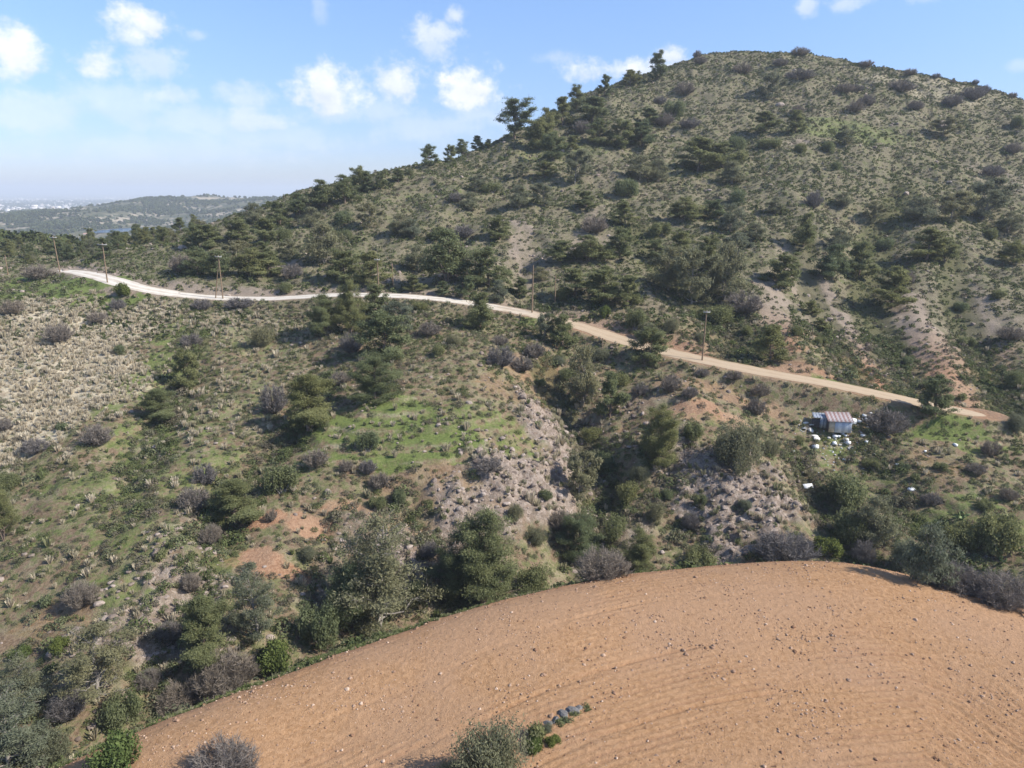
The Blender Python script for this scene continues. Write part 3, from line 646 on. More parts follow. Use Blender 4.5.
# ---- stuff scattered over the ground with one node modifier each
def scatter(name, pts, scl, rot, kind, protos, label, cat, zscl=None):
    """pts (n,3); one object: a point mesh whose modifier puts a prototype on each point"""
    n = len(pts); rng = np.random.default_rng(len(pts)); pid = rng.integers(0, len(protos), n)
    me = bpy.data.meshes.new(name); me.vertices.add(n); me.vertices.foreach_set('co', np.asarray(pts, np.float32).ravel())
    for an, ar in (('s', scl), ('rz', rot), ('kind', kind), ('sz', scl if zscl is None else zscl)):
        a = me.attributes.new(an, 'FLOAT', 'POINT'); a.data.foreach_set('value', np.asarray(ar, np.float32))
    a = me.attributes.new('pid', 'INT', 'POINT'); a.data.foreach_set('value', pid.astype(np.int32))
    o = link(name, me, kind='stuff', label=label, category=cat)
    ng = bpy.data.node_groups.new(name, 'GeometryNodeTree'); ng.interface.new_socket('Geometry', in_out='INPUT', socket_type='NodeSocketGeometry'); ng.interface.new_socket('Geometry', in_out='OUTPUT', socket_type='NodeSocketGeometry')
    nd = ng.nodes; lk = ng.links; gi = nd.new('NodeGroupInput'); go = nd.new('NodeGroupOutput')
    def at(nm, dt):
        q = nd.new('GeometryNodeInputNamedAttribute'); q.data_type = dt; q.inputs[0].default_value = nm; return q.outputs[0]
    cs_ = nd.new('ShaderNodeCombineXYZ'); s_ = at('s', 'FLOAT'); lk.new(s_, cs_.inputs[0]); lk.new(s_, cs_.inputs[1]); lk.new(at('sz', 'FLOAT'), cs_.inputs[2])
    cr_ = nd.new('ShaderNodeCombineXYZ'); lk.new(at('rz', 'FLOAT'), cr_.inputs[2])
    jn = nd.new('GeometryNodeJoinGeometry')
    for i, pm in enumerate(protos):
        po = bpy.data.objects.new(name+'_source', pm)
        oi = nd.new('GeometryNodeObjectInfo'); oi.inputs['Object'].default_value = po; oi.inputs['As Instance'].default_value = True
        ip = nd.new('GeometryNodeInstanceOnPoints'); cm_ = nd.new('FunctionNodeCompare'); cm_.data_type = 'INT'; cm_.operation = 'EQUAL'
        lk.new(at('pid', 'INT'), cm_.inputs[2]); cm_.inputs[3].default_value = i
        lk.new(gi.outputs[0], ip.inputs['Points']); lk.new(cm_.outputs[0], ip.inputs['Selection']); lk.new(oi.outputs['Geometry'], ip.inputs['Instance'])
        lk.new(cr_.outputs[0], ip.inputs['Rotation']); lk.new(cs_.outputs[0], ip.inputs['Scale']); lk.new(ip.outputs[0], jn.inputs[0])
    lk.new(jn.outputs[0], go.inputs[0]); md = o.modifiers.new('scatter', 'NODES'); md.node_group = ng
    return o
def in_view_random(n, x0, x1, y0, y1, rng, margin=25, h=1.0):
    x = rng.uniform(x0, x1, n); y = rng.uniform(y0, y1, n); m, u, v = shown(x, y, h, margin); return x[m], y[m], u[m], v[m]
rng = np.random.default_rng(5)
def jitter(x0, x1, y0, y1, s, rng):
    X, Y = np.meshgrid(np.arange(x0, x1, s), np.arange(y0, y1, s)); X = X+.5*s*(np.arange(X.shape[0])[:, None] % 2)
    x = (X+rng.uniform(-.42, .42, X.shape)*s).ravel(); y = (Y+rng.uniform(-.42, .42, X.shape)*s).ravel(); x = x+.8*s*perlin(x/6, y/6, 3); y = y+.8*s*perlin(x/6, y/6, 4)
    m, u, v = shown(x, y, 1.0, 25); return x[m], y[m]
def cushion(seed, n, lsz, lw, h=.62):
    r = np.random.default_rng(seed); d = r.normal(0, 1, (n, 3)); d[:, 2] = np.abs(d[:, 2]); d /= np.linalg.norm(d, axis=1)[:, None]
    C = d*(r.uniform(.35, 1, n)**.4)[:, None]*np.array([.5, .5, h]); C[:, :2] *= 1+.25*np.sin(np.arctan2(C[:, 1], C[:, 0])*3+seed)[:, None]
    V, F, T = leaf_quads(C, d*.9+np.array([0, 0, .3]), lsz, lw, r, np.clip(.45+r.normal(0, .3, n), 0, 1)); return mesh_np('cushion', V, F, [SCRUB], {'tint': T})
def tussock(seed, n, h=.6):
    r = np.random.default_rng(seed); a = r.uniform(0, 6.28, n); l = r.uniform(.5, 1, n)*h; sp_ = r.uniform(.05, .55, n)
    A = np.stack([np.cos(a)*.08, np.sin(a)*.08, np.full(n, -.03)], 1); B = A+np.stack([np.cos(a)*sp_*h*.8, np.sin(a)*sp_*h*.8, l], 1)
    V, F = ribbons(A, B, np.full(n, .07), r); return mesh_np('tussock', V, F, [STRAW], {'tint': np.repeat(r.uniform(0, 1, n), 4)})
def rockmesh(seed, mat):
    r = np.random.default_rng(seed); import bmesh
    bm_ = bmesh.new(); bmesh.ops.create_icosphere(bm_, subdivisions=2, radius=.5)
    pl = r.normal(0, 1, (7, 3)); pl /= np.linalg.norm(pl, axis=1)[:, None]; dd_ = r.uniform(.22, .42, 7)
    for v in bm_.verts:
        p = np.array(v.co)
        for k in range(7):
            e = p@pl[k]-dd_[k]
            if e > 0: p = p-pl[k]*e
        v.co = p*np.array([1.25, 1, .8])
    me = bpy.data.meshes.new('rock'); bm_.to_mesh(me); bm_.free(); me.materials.append(mat); return me
def stone_mat(name, cols_):
    m, N, b = material(name, .95, .15); k = N.attr('kind', typ='INSTANCER'); n = N.noise(N.coord('Object'), 5, 5, .7)
    c = N.mix(k, cols_[0], cols_[1]); c = N.mix(N.ramp(n, .35, .7), N.mix(1., c, (.62, .6, .58), 'MULTIPLY'), c); N.l.new(c, b.inputs['Base Color']); return m
ROCKM = stone_mat('pale_stone', ((.19, .145, .115), (.46, .38, .32))); CLODM = stone_mat('earth_clod', ((.27, .15, .085), (.62, .46, .34)))
LS = 1.0
# hill ground cover
x, y = jitter(-240, 300, 128, 392, 1.22, rng)
g_, d_, s_, r_ = zones(x, y); fd_, _, _, _ = dist_line(x, y, ROAD)
dens = 1.0*(1-.75*s_)*(1-.3*d_)*(.62+.5*sstep(-.35, .35, fbm(x/13, y/13, 3, 15)))*(1-.35*g_)
m = (rng.uniform(size=len(x)) < dens) & (fd_ > 4) & (y > 120+0.0*x)
hx, hy = x[m], y[m]; nn_ = len(hx); kd = np.clip(.42+.30*fbm(hx/18, hy/18, 2, 8)+rng.normal(0, .20, nn_), 0, 1)
sc_ = rng.lognormal(-.15, .34, nn_)*1.0
hill_pr = [cushion(s, 46, .26, .20, .6) for s in (1, 2, 3)]
scatter('hill_scrub', np.stack([hx, hy, G(hx, hy)+CZ-.05], 1), sc_, rng.uniform(0, 6.28, nn_), kd, hill_pr, 'low cushion scrub dotting the slopes of the big hill', 'scrub', sc_*rng.uniform(.75, 1.15, nn_))
# nearer slopes
x, y = jitter(-130, 150, 36, 150, .72, rng)
g_, d_, s_, r_ = zones(x, y); fd_, _, _, _ = dist_line(x, y, ROAD); ins = in_poly(x, y, FIELD); fe_, _, _, _ = dist_line(x, y, FIELD)
gu = np.zeros_like(x)
for L, d, w in GUL: dd_, _, _, _ = dist_line(x, y, L); gu = np.maximum(gu, 1-sstep(w*.2, w*1.3, dd_))
base_ok = (~ins) & (fd_ > 3.6) & (fe_ > 1.8)
dens = (.62*(1-.8*s_)*(1-.72*d_)*(1-.72*r_)*(1-.62*g_)*(.55+.6*sstep(-.3, .4, fbm(x/8, y/8, 3, 16)))+.35*gu)
m = base_ok & (rng.uniform(size=len(x)) < dens)
sx_, sy_ = x[m], y[m]; n_ = len(sx_); kd = np.clip(.50+.32*fbm(sx_/12, sy_/12, 2, 9)+rng.normal(0, .2, n_), 0, 1); sc_ = rng.lognormal(-.36, .34, n_)*(1+.5*gu[m])
near_pr = [cushion(s, 170, .14, .085, .62) for s in (4, 5, 6)]
scatter('slope_scrub', np.stack([sx_, sy_, G(sx_, sy_)+CZ-.04], 1), sc_, rng.uniform(0, 6.28, n_), kd, near_pr, 'small grey green scrub growing over the slopes below the road', 'scrub', sc_*rng.uniform(.7, 1.1, n_))
# straw tussocks
dens = (.95*d_*(.5+.7*sstep(-.4, .3, fbm(x/6, y/6, 2, 17)))+.10+.16*g_*0+.22*r_)*(1-.6*s_)
m = base_ok & (rng.uniform(size=len(x)) < dens)
tx, ty = x[m], y[m]; n_ = len(tx); kd = np.clip(.25+.5*(1-d_[m])*rng.uniform(0, 1.2, n_)+rng.normal(0, .15, n_), 0, 1); sc_ = rng.lognormal(-.1, .3, n_)*1.0
tus = [tussock(s, 46) for s in (1, 2, 3)]
scatter('dry_grass', np.stack([tx, ty, G(tx, ty)+CZ], 1), sc_, rng.uniform(0, 6.28, n_), kd, tus, 'straw coloured grass tussocks on the left slope and around the terraces', 'grass', sc_*rng.uniform(.8, 1.4, n_))
# stones
dens = 1.35*r_*(.4+.9*sstep(-.3, .3, fbm(x/4, y/4, 2, 18)))+.03+.05*s_
m = base_ok & (rng.uniform(size=len(x)) < dens)
rx_, ry_ = x[m], y[m]; n_ = len(rx_); sc_ = np.clip(rng.lognormal(-1.0, .5, n_), .1, 1.0)
stn = [rockmesh(s, ROCKM) for s in (1, 2, 3, 4)]
scatter('loose_rocks', np.stack([rx_, ry_, G(rx_, ry_)+CZ], 1), sc_, rng.uniform(0, 6.28, n_), rng.uniform(0, 1, n_), stn, 'pale broken rock littering the steep ravine sides', 'rocks', sc_*rng.uniform(.6, 1.3, n_))
x, y, u_, v_ = in_view_random(2600, -200, 290, 150, 380, rng); n_ = len(x); sc_ = rng.lognormal(-.6, .5, n_)
scatter('hill_rocks', np.stack([x, y, G(x, y)+CZ], 1), sc_, rng.uniform(0, 6.28, n_), rng.uniform(.2, 1, n_), stn, 'scattered pale stones on the big hill', 'rocks')
# clods and stones on the plough land
x, y, u_, v_ = in_view_random(60000, -30, 60, 28, 56, rng); fe_, _, _, _ = dist_line(x, y, EL)
keep = in_poly(x, y, FIELD) & (fe_ > .5) & (rng.uniform(size=len(x)) < .14+.4*sstep(.1, .5, fbm(x/5, y/5, 3, 19))); x, y = x[keep], y[keep]
n_ = len(x); sc_ = np.clip(rng.lognormal(-2.62, .50, n_), .04, .34)
clo = [rockmesh(s, CLODM) for s in (11, 12, 13)]
scatter('field_clods', np.stack([x, y, G(x, y)+CZ+.17], 1), sc_, rng.uniform(0, 6.28, n_), np.where(rng.uniform(size=n_) < .10, 1.0, rng.uniform(0, .6, n_)), clo, 'clods and small stones lying on the ploughed red field', 'clods')
# ravine thicket and grass verge
x, y, u_, v_ = in_view_random(30000, -60, 90, 34, 90, rng); fe_, _, _, _ = dist_line(x, y, FIELD); ins = in_poly(x, y, FIELD)
dens = .5*(1-sstep(5, 17, fe_))*(.4+sstep(-.2, .3, fbm(x/5, y/5, 2, 23))); m = (~ins) & (fe_ > 2.6) & (rng.uniform(size=len(x)) < dens)
x, y = x[m], y[m]; n_ = len(x); sc_ = rng.lognormal(.35, .35, n_)
THICK = [mesh_np('thicket', *(lambda q: (q[0], q[1]))(gen_bush(s, .8, .62, 420, .12, .08, 6)[0]), [SCRUB], {'tint': gen_bush(s, .8, .62, 420, .12, .08, 6)[0][2]}) for s in (3, 4, 5)]
scatter('ravine_thicket', np.stack([x, y, G(x, y)+CZ-.08], 1), sc_, rng.uniform(0, 6.28, n_), np.clip(rng.uniform(-.1, 1.1, n_), 0, 1), THICK, 'dense undergrowth filling the ravine behind the ploughed field', 'undergrowth', sc_*rng.uniform(.7, 1.1, n_))

x, y = jitter(-45, 75, 28, 58, .34, rng); fe_, _, _, _ = dist_line(x, y, EL); ins = in_poly(x, y, FIELD); sg = np.where(ins, -fe_, fe_)
m = (sg > -1.3*(1-sstep(0, 16, x))-.1+.6*fbm(x/2, y/2, 2, 70)) & (sg < 2.6) & (rng.uniform(size=len(x)) < .75-.5*sstep(10, 30, x)); x, y = x[m], y[m]; n_ = len(x); sc_ = rng.lognormal(-.9, .3, n_)
scatter('verge_grass', np.stack([x, y, G(x, y)+CZ+.05], 1), sc_, rng.uniform(0, 6.28, n_), np.clip(rng.normal(1.0, .12, n_), 0, 1), tus, 'strip of fresh green grass along the edge of the ploughed field', 'grass', sc_*.7)
# ------------------------------------------------------------------ trees and bushes, every one an object
def wood(nm, q, mat): return mesh_np(nm, q[0], q[1], [mat])
def leaf(nm, q, mat): return mesh_np(nm, q[0], q[1], [mat], {'tint': q[2]})
LIB = {}
def add_lib(key, H, Wd, wood_me, leaf_me): LIB.setdefault(key, []).append((H, Wd, wood_me, leaf_me))
for i, (fm, h, r) in enumerate([('pine', 8, 2.9), ('round', 8, 3.2), ('multi', 8, 3.4)]):
    a, c = gen_pine(20+i, h, r, 42000, .24, .06, fm, 34, .08); add_lib('pineN', h, 2*r, wood('trunk', a, BARK), leaf('crown', c, PINE))
a, c = gen_pine(41, 8, 3.3, 17000, .26, .07, 'multi', 34, .35); add_lib('greyN', 8, 6.6, wood('trunk', a, GBARK), leaf('crown', c, GREY))
a, c = gen_pine(42, 8, 3.0, 15000, .26, .07, 'round', 32, .35); add_lib('greyN', 8, 6.0, wood('trunk', a, GBARK), leaf('crown', c, GREY))
for i, (fm, h, r) in enumerate([('pine', 6, 2.4), ('round', 6, 2.8), ('multi', 6, 2.9), ('round', 5, 3.0), ('pine', 7, 2.6)]):
    a, c = gen_pine(60+i, h, r, 12500, .34, .11, fm, 26, .12); add_lib('pine', h, 2*r, wood('trunk', a, BARK), leaf('crown', c, PINE))
for i, (fm, h, r) in enumerate([('round', 5, 2.6), ('multi', 5, 2.9)]):
    a, c = gen_pine(70+i, h, r, 7000, .36, .11, fm, 24, .2); add_lib('grey', h, 2*r, wood('trunk', a, GBARK), leaf('crown', c, GREY))
a, c = gen_pine(80, 7, 3.6, 12000, .36, .13, 'umbrella', 20, .15); add_lib('spread', 7, 7.2, wood('trunk', a, BARK), leaf('crown', c, PINE))
for i in range(3):
    q = gen_bare(90+i, 1.8, 1.6, 8000, .018); add_lib('bareN', 1.8, 3.2, None, leaf('bare_bush', q, TWIG))
for i in range(3):
    q = gen_bare(95+i, 1.8, 1.8, 4000, .032); add_lib('bare', 1.8, 3.6, None, leaf('bare_bush', q, TWIG))
for i in range(2):
    f, s_ = gen_bush(100+i, 1.8, 1.5, 9000, .15, .085, 11); add_lib('lush', 1.8, 3.0, wood('stems', s_, GBARK), leaf('foliage', f, LUSH))
for i in range(3):
    f, s_ = gen_bush(110+i, 1.8, 1.5, 7000, .14, .07, 11); add_lib('dark', 1.8, 3.0, wood('stems', s_, GBARK), leaf('foliage', f, PINE))
for i in range(3):
    f, s_ = gen_bush(130+i, 1.8, 1.7, 700, .42, .20, 9); add_lib('small', 1.8, 3.2, wood('stems', s_, GBARK), leaf('foliage', f, PINE))
for i in range(2):
    f, s_ = gen_bush(120+i, 1.8, 1.6, 15000, .11, .035, 14); add_lib('greyb', 1.8, 3.2, wood('stems', s_, GBARK), leaf('foliage', f, GREY))
INFO = {'pine': ('pine_tree', 'pine'), 'pineN': ('pine_tree', 'pine'), 'spread': ('pine_tree', 'pine'), 'grey': ('olive_tree', 'tree'), 'greyN': ('grey_green_tree', 'tree'),
        'bare': ('bare_bush', 'bush'), 'bareN': ('bare_bush', 'bush'), 'lush': ('green_bush', 'bush'), 'dark': ('evergreen_bush', 'bush'), 'greyb': ('grey_bush', 'bush'), 'small': ('evergreen_bush', 'bush')}
INFO['grey'] = ('grey_green_tree', 'tree')
# (pixel across, pixel of the foot, width, height, kind, label)
T = [
(378,628,104,112,'greyN','largest grey green tree by the ploughed field, bare twigs showing in its lower crown'),
(350,628,60,66,'pineN','darker pine crowding the left side of the largest tree by the ploughed field'),
(482,604,82,94,'pineN','tall dark green pine beside the field, right of the largest grey green tree'),
(455,600,46,50,'pineN','smaller pine leaning against the left of the tall dark pine by the field'),
(320,645,52,50,'dark','round dark evergreen bush in deep shade left of the largest field side tree'),
(277,672,46,34,'lush','bright green bush at the field edge below the dark ravine trees'),
(205,668,62,70,'pineN','pine with yellowish green top on the rocky lower left slope'),
(258,642,50,70,'greyN','thin grey tree between the yellow topped pine and the dark ravine trees'),
(98,702,74,70,'greyN','broad grey green tree on pale rock in the lower left corner area'),
(235,527,58,46,'pineN','broad dark pine standing left of the bare red soil step'),
(22,712,60,52,'greyN','grey tree at the lower left picture edge above the bottom corner tree'),
(12,775,80,74,'greyN','pale grey green tree filling the bottom left corner'),
(52,765,50,44,'greyb','grey bush between the bottom left corner tree and the bright green bush'),
(119,778,60,46,'lush','bright leafy green bush at the very bottom left of the ploughed field'),
(122,724,46,34,'dark','dark evergreen bush above the bright leafy bush at bottom left'),
(224,788,78,44,'bareN','purple grey bare bush at the bottom edge on the ploughed field'),
(228,694,66,42,'bareN','brown leafless thicket bush along the field edge left of the bright green bush'),
(182,712,50,30,'bareN','low leafless bush at the field edge above the bottom left corner'),
(602,580,62,30,'bareN','grey leafless bush at the field edge right of the tall dark pine'),
(787,561,68,28,'bareN','big dark grey leafless bush on the crest of the field'),
(826,556,34,20,'lush','yellow green bush touching the right of the big leafless field crest bush'),
(490,792,100,84,'greyb','big grey green bush growing out of the ploughed field at the bottom'),
(450,788,40,34,'greyb','lower left lobe bush beside the big grey green bush in the field'),
(536,742,26,20,'dark','small dark bush at the right end of the big bush in the field'),
(578,562,46,46,'pineN','pine in the gully mouth just above the ploughed field'),
(640,572,38,44,'pineN','yellowish pine at the field edge between the two leafless bushes'),
(618,540,34,26,'dark','dark evergreen bush in the gully above the grey leafless field edge bush'),
(532,590,40,30,'dark','evergreen bush at the field edge between the tall pine and leafless bush'),
(700,566,40,20,'dark','low green bush at the foot of the right rock face'),
(577,502,38,48,'grey','olive grey tree on the right flank of the rocky spur'),
(663,466,46,54,'pineN','pine at the top left of the right rock face casting a black shadow'),
(735,470,64,52,'greyb','large round grey green bush on top of the right rock face'),
(693,438,26,20,'dark','small evergreen bush between the gully pine and the large round bush'),
(610,418,30,46,'pine','slim pine beside the gully halfway between road and rock face'),
(583,408,30,60,'grey','thin grey tree with bare trunk rising from the narrow gully'),
(648,363,40,30,'pine','pine right below the road with a wide dark shadow to its left'),
(562,347,32,32,'pine','pine below the road bend overlapping the road edge'),
(543,340,24,28,'grey','small grey green tree left of the pine below the road bend'),
(480,328,38,38,'pine','pine standing alone just below the white road above the tan clearing'),
(326,336,44,46,'pineN','wide dark pine just below the road, left one of the central clump'),
(350,333,40,58,'pineN','tallest pine of the central clump, its top crossing the white road'),
(376,322,34,40,'pine','right hand pine of the clump that covers the road'),
(384,362,54,42,'pine','pine below the central clump, above the green terraces'),
(404,330,36,30,'grey','grey green tree right of the central clump below the road'),
(376,404,52,46,'pineN','pine at the top left corner of the green terraces'),
(352,352,28,20,'bare','purple bare bush under the tallest pine of the central clump'),
(308,431,62,56,'pineN','large pale green pine left of the green terraces'),
(275,413,30,28,'bare','bare bush left of the large pale green pine'),
(262,345,34,24,'greyb','grey green bush alone on the dry slope below the road'),
(187,389,30,34,'pine','small dark green pine alone on the left slope'),
(158,424,42,34,'pineN','broad dark pine low on the left slope beside the green streak'),
(123,296,18,15,'lush','round green bush on the red bank below the road start'),
(38,279,30,15,'bare','purple bare bush on the green crest at far left'),
(13,315,26,16,'bare','purple bare bush at the left edge on the pale dry slope'),
(59,343,32,20,'bare','dark purple bush in the middle of the pale dry slope'),
(118,310,18,12,'bare','small purple bush on the grass below the round green bush'),
(98,323,22,12,'bare','faint brown bush where the pale dry slope meets the grass'),
(202,310,22,12,'bare','purple bush touching the underside of the white road'),
(240,308,34,11,'bare','long low purple bush under the white road by the double pole'),
(98,444,34,20,'bare','purple bush at the lower end of the pale dry slope'),
(36,453,30,15,'bare','wide flat purple bush on the dry slope near the left edge'),
(62,431,14,10,'dark','tiny dark bush between the two purple bushes of the dry slope'),
(6,432,18,14,'bare','purple bush cut by the left picture edge'),
(192,347,24,14,'bare','brown bare bush on the slope above the small dark pine'),
(122,353,16,10,'dark','small dark bush near the edge of the pale dry slope'),
(282,494,42,32,'dark','olive green bush with brown twigs right of the broad dark pine'),
(205,484,28,20,'bare','upper purple bare bush left of the broad dark pine'),
(195,510,34,24,'bare','lower brown bare bush touching the broad dark pine'),
(83,606,38,24,'bareN','purple bush low on the scrub covered left slope'),
(192,592,22,20,'bareN','small round purple bush above the yellow topped pine'),
(212,546,26,22,'bareN','bare bush at the left end of the bare red soil step'),
(400,504,16,18,'dark','small round dark bush at the foot of the green terraces'),
(378,509,22,16,'dark','grey evergreen bush left of the small round dark bush'),
(380,488,24,16,'bare','brown bush just under the green terraces'),
(316,467,30,18,'bare','brown bush above the upper red soil step'),
(346,473,16,14,'bare','left one of two dark brown bushes beside the terraces'),
(368,475,20,16,'bare','right one of two dark brown bushes beside the terraces'),
(368,452,28,24,'dark','green bush growing on the left part of the green terraces'),
(272,521,14,12,'bare','tiny dark bush on the upper red soil step'),
(488,473,38,15,'bare','dark long bush at the top of the rocky spur face'),
(500,366,34,20,'bare','big purple bush beside the tan clearing'),
(522,371,26,15,'bare','purple bush right of the big one beside the tan clearing'),
(535,358,24,16,'bare','purple bush above the tan clearing'),
(540,386,14,10,'dark','tiny round dark bush at the foot of the tan clearing'),
(690,398,18,12,'bare','round purple bush on the terrace below the leaning pole'),
(671,392,24,18,'bare','purple bush left of the round one below the pole'),
(702,377,16,9,'bare','small brown bush right under the pole on the road edge'),
(734,381,20,11,'bare','dark purple bush just below the road right of its pole'),
(760,398,22,14,'bare','purple bush on the verge between pole and shed'),
(885,433,48,24,'bare','spreading purple bush right of the tin shed'),
(935,416,38,40,'pine','pine overhanging the road near its right end'),
(770,361,36,40,'pine','light green pine just above the road right of the pole'),
(1016,433,26,22,'greyb','blue grey bush beyond the end of the road'),
(4,542,34,62,'pineN','dark tree cut by the left picture edge halfway up'),
(8,490,30,22,'dark','yellow green bush above the dark tree at the left edge'),
(925,586,48,58,'grey','light green tree at the field edge on the right'),
(872,545,44,46,'grey','brownish green tree behind the right part of the field'),
(900,572,40,36,'greyb','grey bush between the brownish and light green trees by the field'),
(862,564,26,24,'bareN','pale brush at the field edge right of the yellow green bush'),
(838,505,56,34,'dark','dark evergreen bush in shade below the rubbish tip'),
(848,540,46,36,'dark','black green evergreen bush above the pale brush'),
(998,548,56,40,'dark','dark evergreen bush behind the prickly pear at the right edge'),
(958,548,46,30,'dark','evergreen bush left of the prickly pear in the lower right'),
(1000,606,70,32,'bareN','grey leafless hedge bush along the field at the right edge'),
(955,592,60,28,'bareN','grey leafless bush left of the one at the right edge'),
(780,440,0,0,None,None),
(447,283,62,56,'pine','largest round pine above the road, with black shadow at its foot'),
(489,287,46,42,'pine','second pine right of the largest round pine above the road'),
(418,270,34,26,'grey','pale green tree left of the largest round pine above the road'),
(415,292,24,18,'pine','small pine at the road edge below the largest round pine'),
(443,296,20,16,'pine','bright small pine on the road bank under the largest round pine'),
(468,300,22,26,'pine','narrow light pine touching the road between two larger pines'),
(499,303,20,24,'grey','thin grey green tree beside the road right of the big pines'),
(520,296,24,20,'pine','round pine on the bank left of the bare wooden pole'),
(325,264,46,44,'grey','grey green tree with dark shade left of it above the road'),
(345,282,44,32,'pine','light pine above the road behind the central clump'),
(373,287,38,38,'pine','pine just above the road left of the lone pole'),
(290,258,24,20,'grey',None),(292,278,26,14,'bare',None),(288,292,20,12,'dark','dark round bush on the bank at the inside of the white road'),
(250,277,44,30,'pine',None),(222,277,36,28,'pine',None),(197,275,34,26,'pine',None),(182,272,28,18,'bare','dark purple bush left of the pine row above the white road'),(270,275,34,26,'pine',None),
(236,266,34,26,'grey',None),(262,262,30,22,'pine',None),
(300,216,32,24,'pine','dark pine on the ridge where the distant hills disappear'),(325,208,34,30,'pine',None),(345,203,30,30,'pine',None),(360,192,24,24,'pine',None),
(265,242,32,26,'pine',None),(285,240,20,14,'dark',None),(240,244,34,28,'pine',None),(210,248,30,26,'pine',None),(312,226,26,20,'grey',None),
(345,224,26,16,'dark',None),(345,240,18,12,'dark',None),(280,226,28,24,'pine',None),(255,224,26,22,'grey',None),
(515,139,46,32,'spread','spreading tree alone on the left skyline of the hill, sky showing under it'),
(540,150,34,30,'pine',None),(430,166,20,20,'pine',None),(450,159,15,16,'pine',None),(463,156,20,18,'pine',None),(477,150,14,16,'pine',None),(488,148,9,10,'pine',None),
(398,182,18,14,'pine',None),(368,192,20,22,'pine',None),(381,189,16,18,'pine',None),(410,176,8,9,'pine',None),(340,196,14,14,'pine',None),
(475,192,24,18,'grey',None),(470,211,24,20,'grey',None),(456,202,18,10,'bare',None),(492,193,26,13,'dark',None),(517,178,18,15,'grey',None),(519,208,26,24,'grey',None),
(545,206,28,24,'grey',None),(500,240,40,26,'pine',None),(463,238,24,14,'bare',None),(400,235,28,22,'grey',None),(412,238,24,20,'grey',None),(370,228,28,26,'grey',None),(440,240,24,14,'pine',None),
(657,80,22,28,'pine','tallest leaning pine on the upper skyline against a white cloud'),(630,86,22,18,'pine',None),(639,78,8,8,'pine',None),(604,97,17,24,'pine',None),(576,112,24,26,'pine',None),
(562,126,28,32,'pine',None),(548,140,24,34,'pine',None),(592,122,36,28,'pine',None),(553,160,30,26,'pine',None),(582,133,22,13,'bare',None),(600,145,32,24,'pine',None),(620,147,32,26,'pine',None),
(642,146,34,26,'pine',None),(572,150,26,16,'pine',None),(650,126,26,20,'pine',None),(664,126,22,14,'bare',None),(674,116,26,20,'dark',None),(684,95,22,14,'bare',None),(698,172,58,38,'pine','widest dark pine clump tree on the upper hill right of the row'),
(723,168,38,28,'pine',None),(640,180,36,26,'grey',None),(658,182,26,24,'grey',None),(574,184,32,36,'grey',None),(545,176,26,14,'pine',None),(732,184,30,24,'grey',None),(626,196,30,22,'dark',None),
(690,128,26,10,'bare',None),(700,64,16,8,'bare',None),(697,58,10,8,'bare',None),(660,104,16,8,'bare',None),
(682,220,44,24,'pine',None),(712,220,30,20,'pine',None),(586,209,28,18,'pine',None),(625,226,28,26,'pine',None),(594,233,32,18,'bare',None),(588,262,50,28,'pine',None),(620,258,34,30,'pine',None),
(560,262,34,24,'pine',None),(605,302,54,38,'pine','widest pine on the bank behind the two close poles'),(575,296,40,30,'pine',None),(627,306,32,34,'pine',None),(605,318,14,14,'lush','small yellow green bush on the bank above the road bend'),
(668,290,44,46,'grey','left tree of the big grey green clump above the road'),(692,304,50,58,'grey','tall grey tree in the middle of the big clump above the road'),(724,300,48,60,'grey','right tree of the big grey green clump above the road'),
(742,313,44,22,'bare','brown bare bush at the foot of the big clump above the road'),(708,270,36,34,'pine',None),(680,258,34,26,'pine',None),(655,262,28,22,'pine',None),
(635,330,26,24,'dark',None),(648,338,26,16,'grey',None),(660,236,26,18,'dark',None),(715,320,40,18,'dark',None),
(765,133,30,24,'pine','dark pine on the upper hill casting a black shadow left'),(795,133,22,22,'pine',None),(772,100,26,30,'grey',None),(800,79,34,10,'bare',None),(800,56,22,9,'bare','low purple bush on the summit skyline'),
(866,63,18,7,'bare',None),(844,93,22,10,'bare',None),(855,112,20,12,'bare',None),(866,106,20,12,'bare',None),(742,74,24,11,'bare',None),(780,66,18,8,'bare',None),(797,114,16,9,'bare',None),(843,144,22,20,'grey',None),
(800,153,16,12,'dark',None),(828,152,14,14,'dark',None),(770,148,34,12,'dark',None),(735,150,26,16,'dark',None),(835,170,14,10,'dark',None),(742,162,24,14,'dark',None),(855,92,18,8,'bare',None),
(803,247,28,36,'pine','upright pine at the head of the tan erosion scar'),(775,214,20,18,'grey',None),(813,208,20,18,'bare',None),(843,207,20,16,'grey',None),(875,224,22,24,'grey',None),
(784,288,46,34,'pine',None),(832,280,38,38,'pine','pine in the hollow right of the upright pine'),(858,278,36,36,'pine',None),(838,250,28,22,'grey',None),(892,308,48,44,'pine','pine with black shadow in the gully right of the tan erosion scar'),
(730,232,30,30,'grey',None),(735,262,34,30,'grey',None),(755,240,26,18,'grey',None),(905,285,20,14,'bare',None),(812,316,20,16,'pine',None),(740,205,24,18,'dark',None),
(942,136,30,20,'grey','grey green tree alone high on the right side of the hill'),(915,110,18,10,'bare',None),(952,106,22,12,'bare',None),(972,100,28,14,'bare',None),(900,92,34,12,'bare',None),(910,75,14,7,'bare',None),(936,78,10,5,'bare',None),
(952,84,8,5,'bare',None),(984,93,14,8,'bare',None),(1015,127,18,14,'dark',None),(1012,154,20,12,'bare',None),(992,178,24,14,'bare',None),(1012,98,10,6,'bare',None),(975,82,8,6,'bare',None),
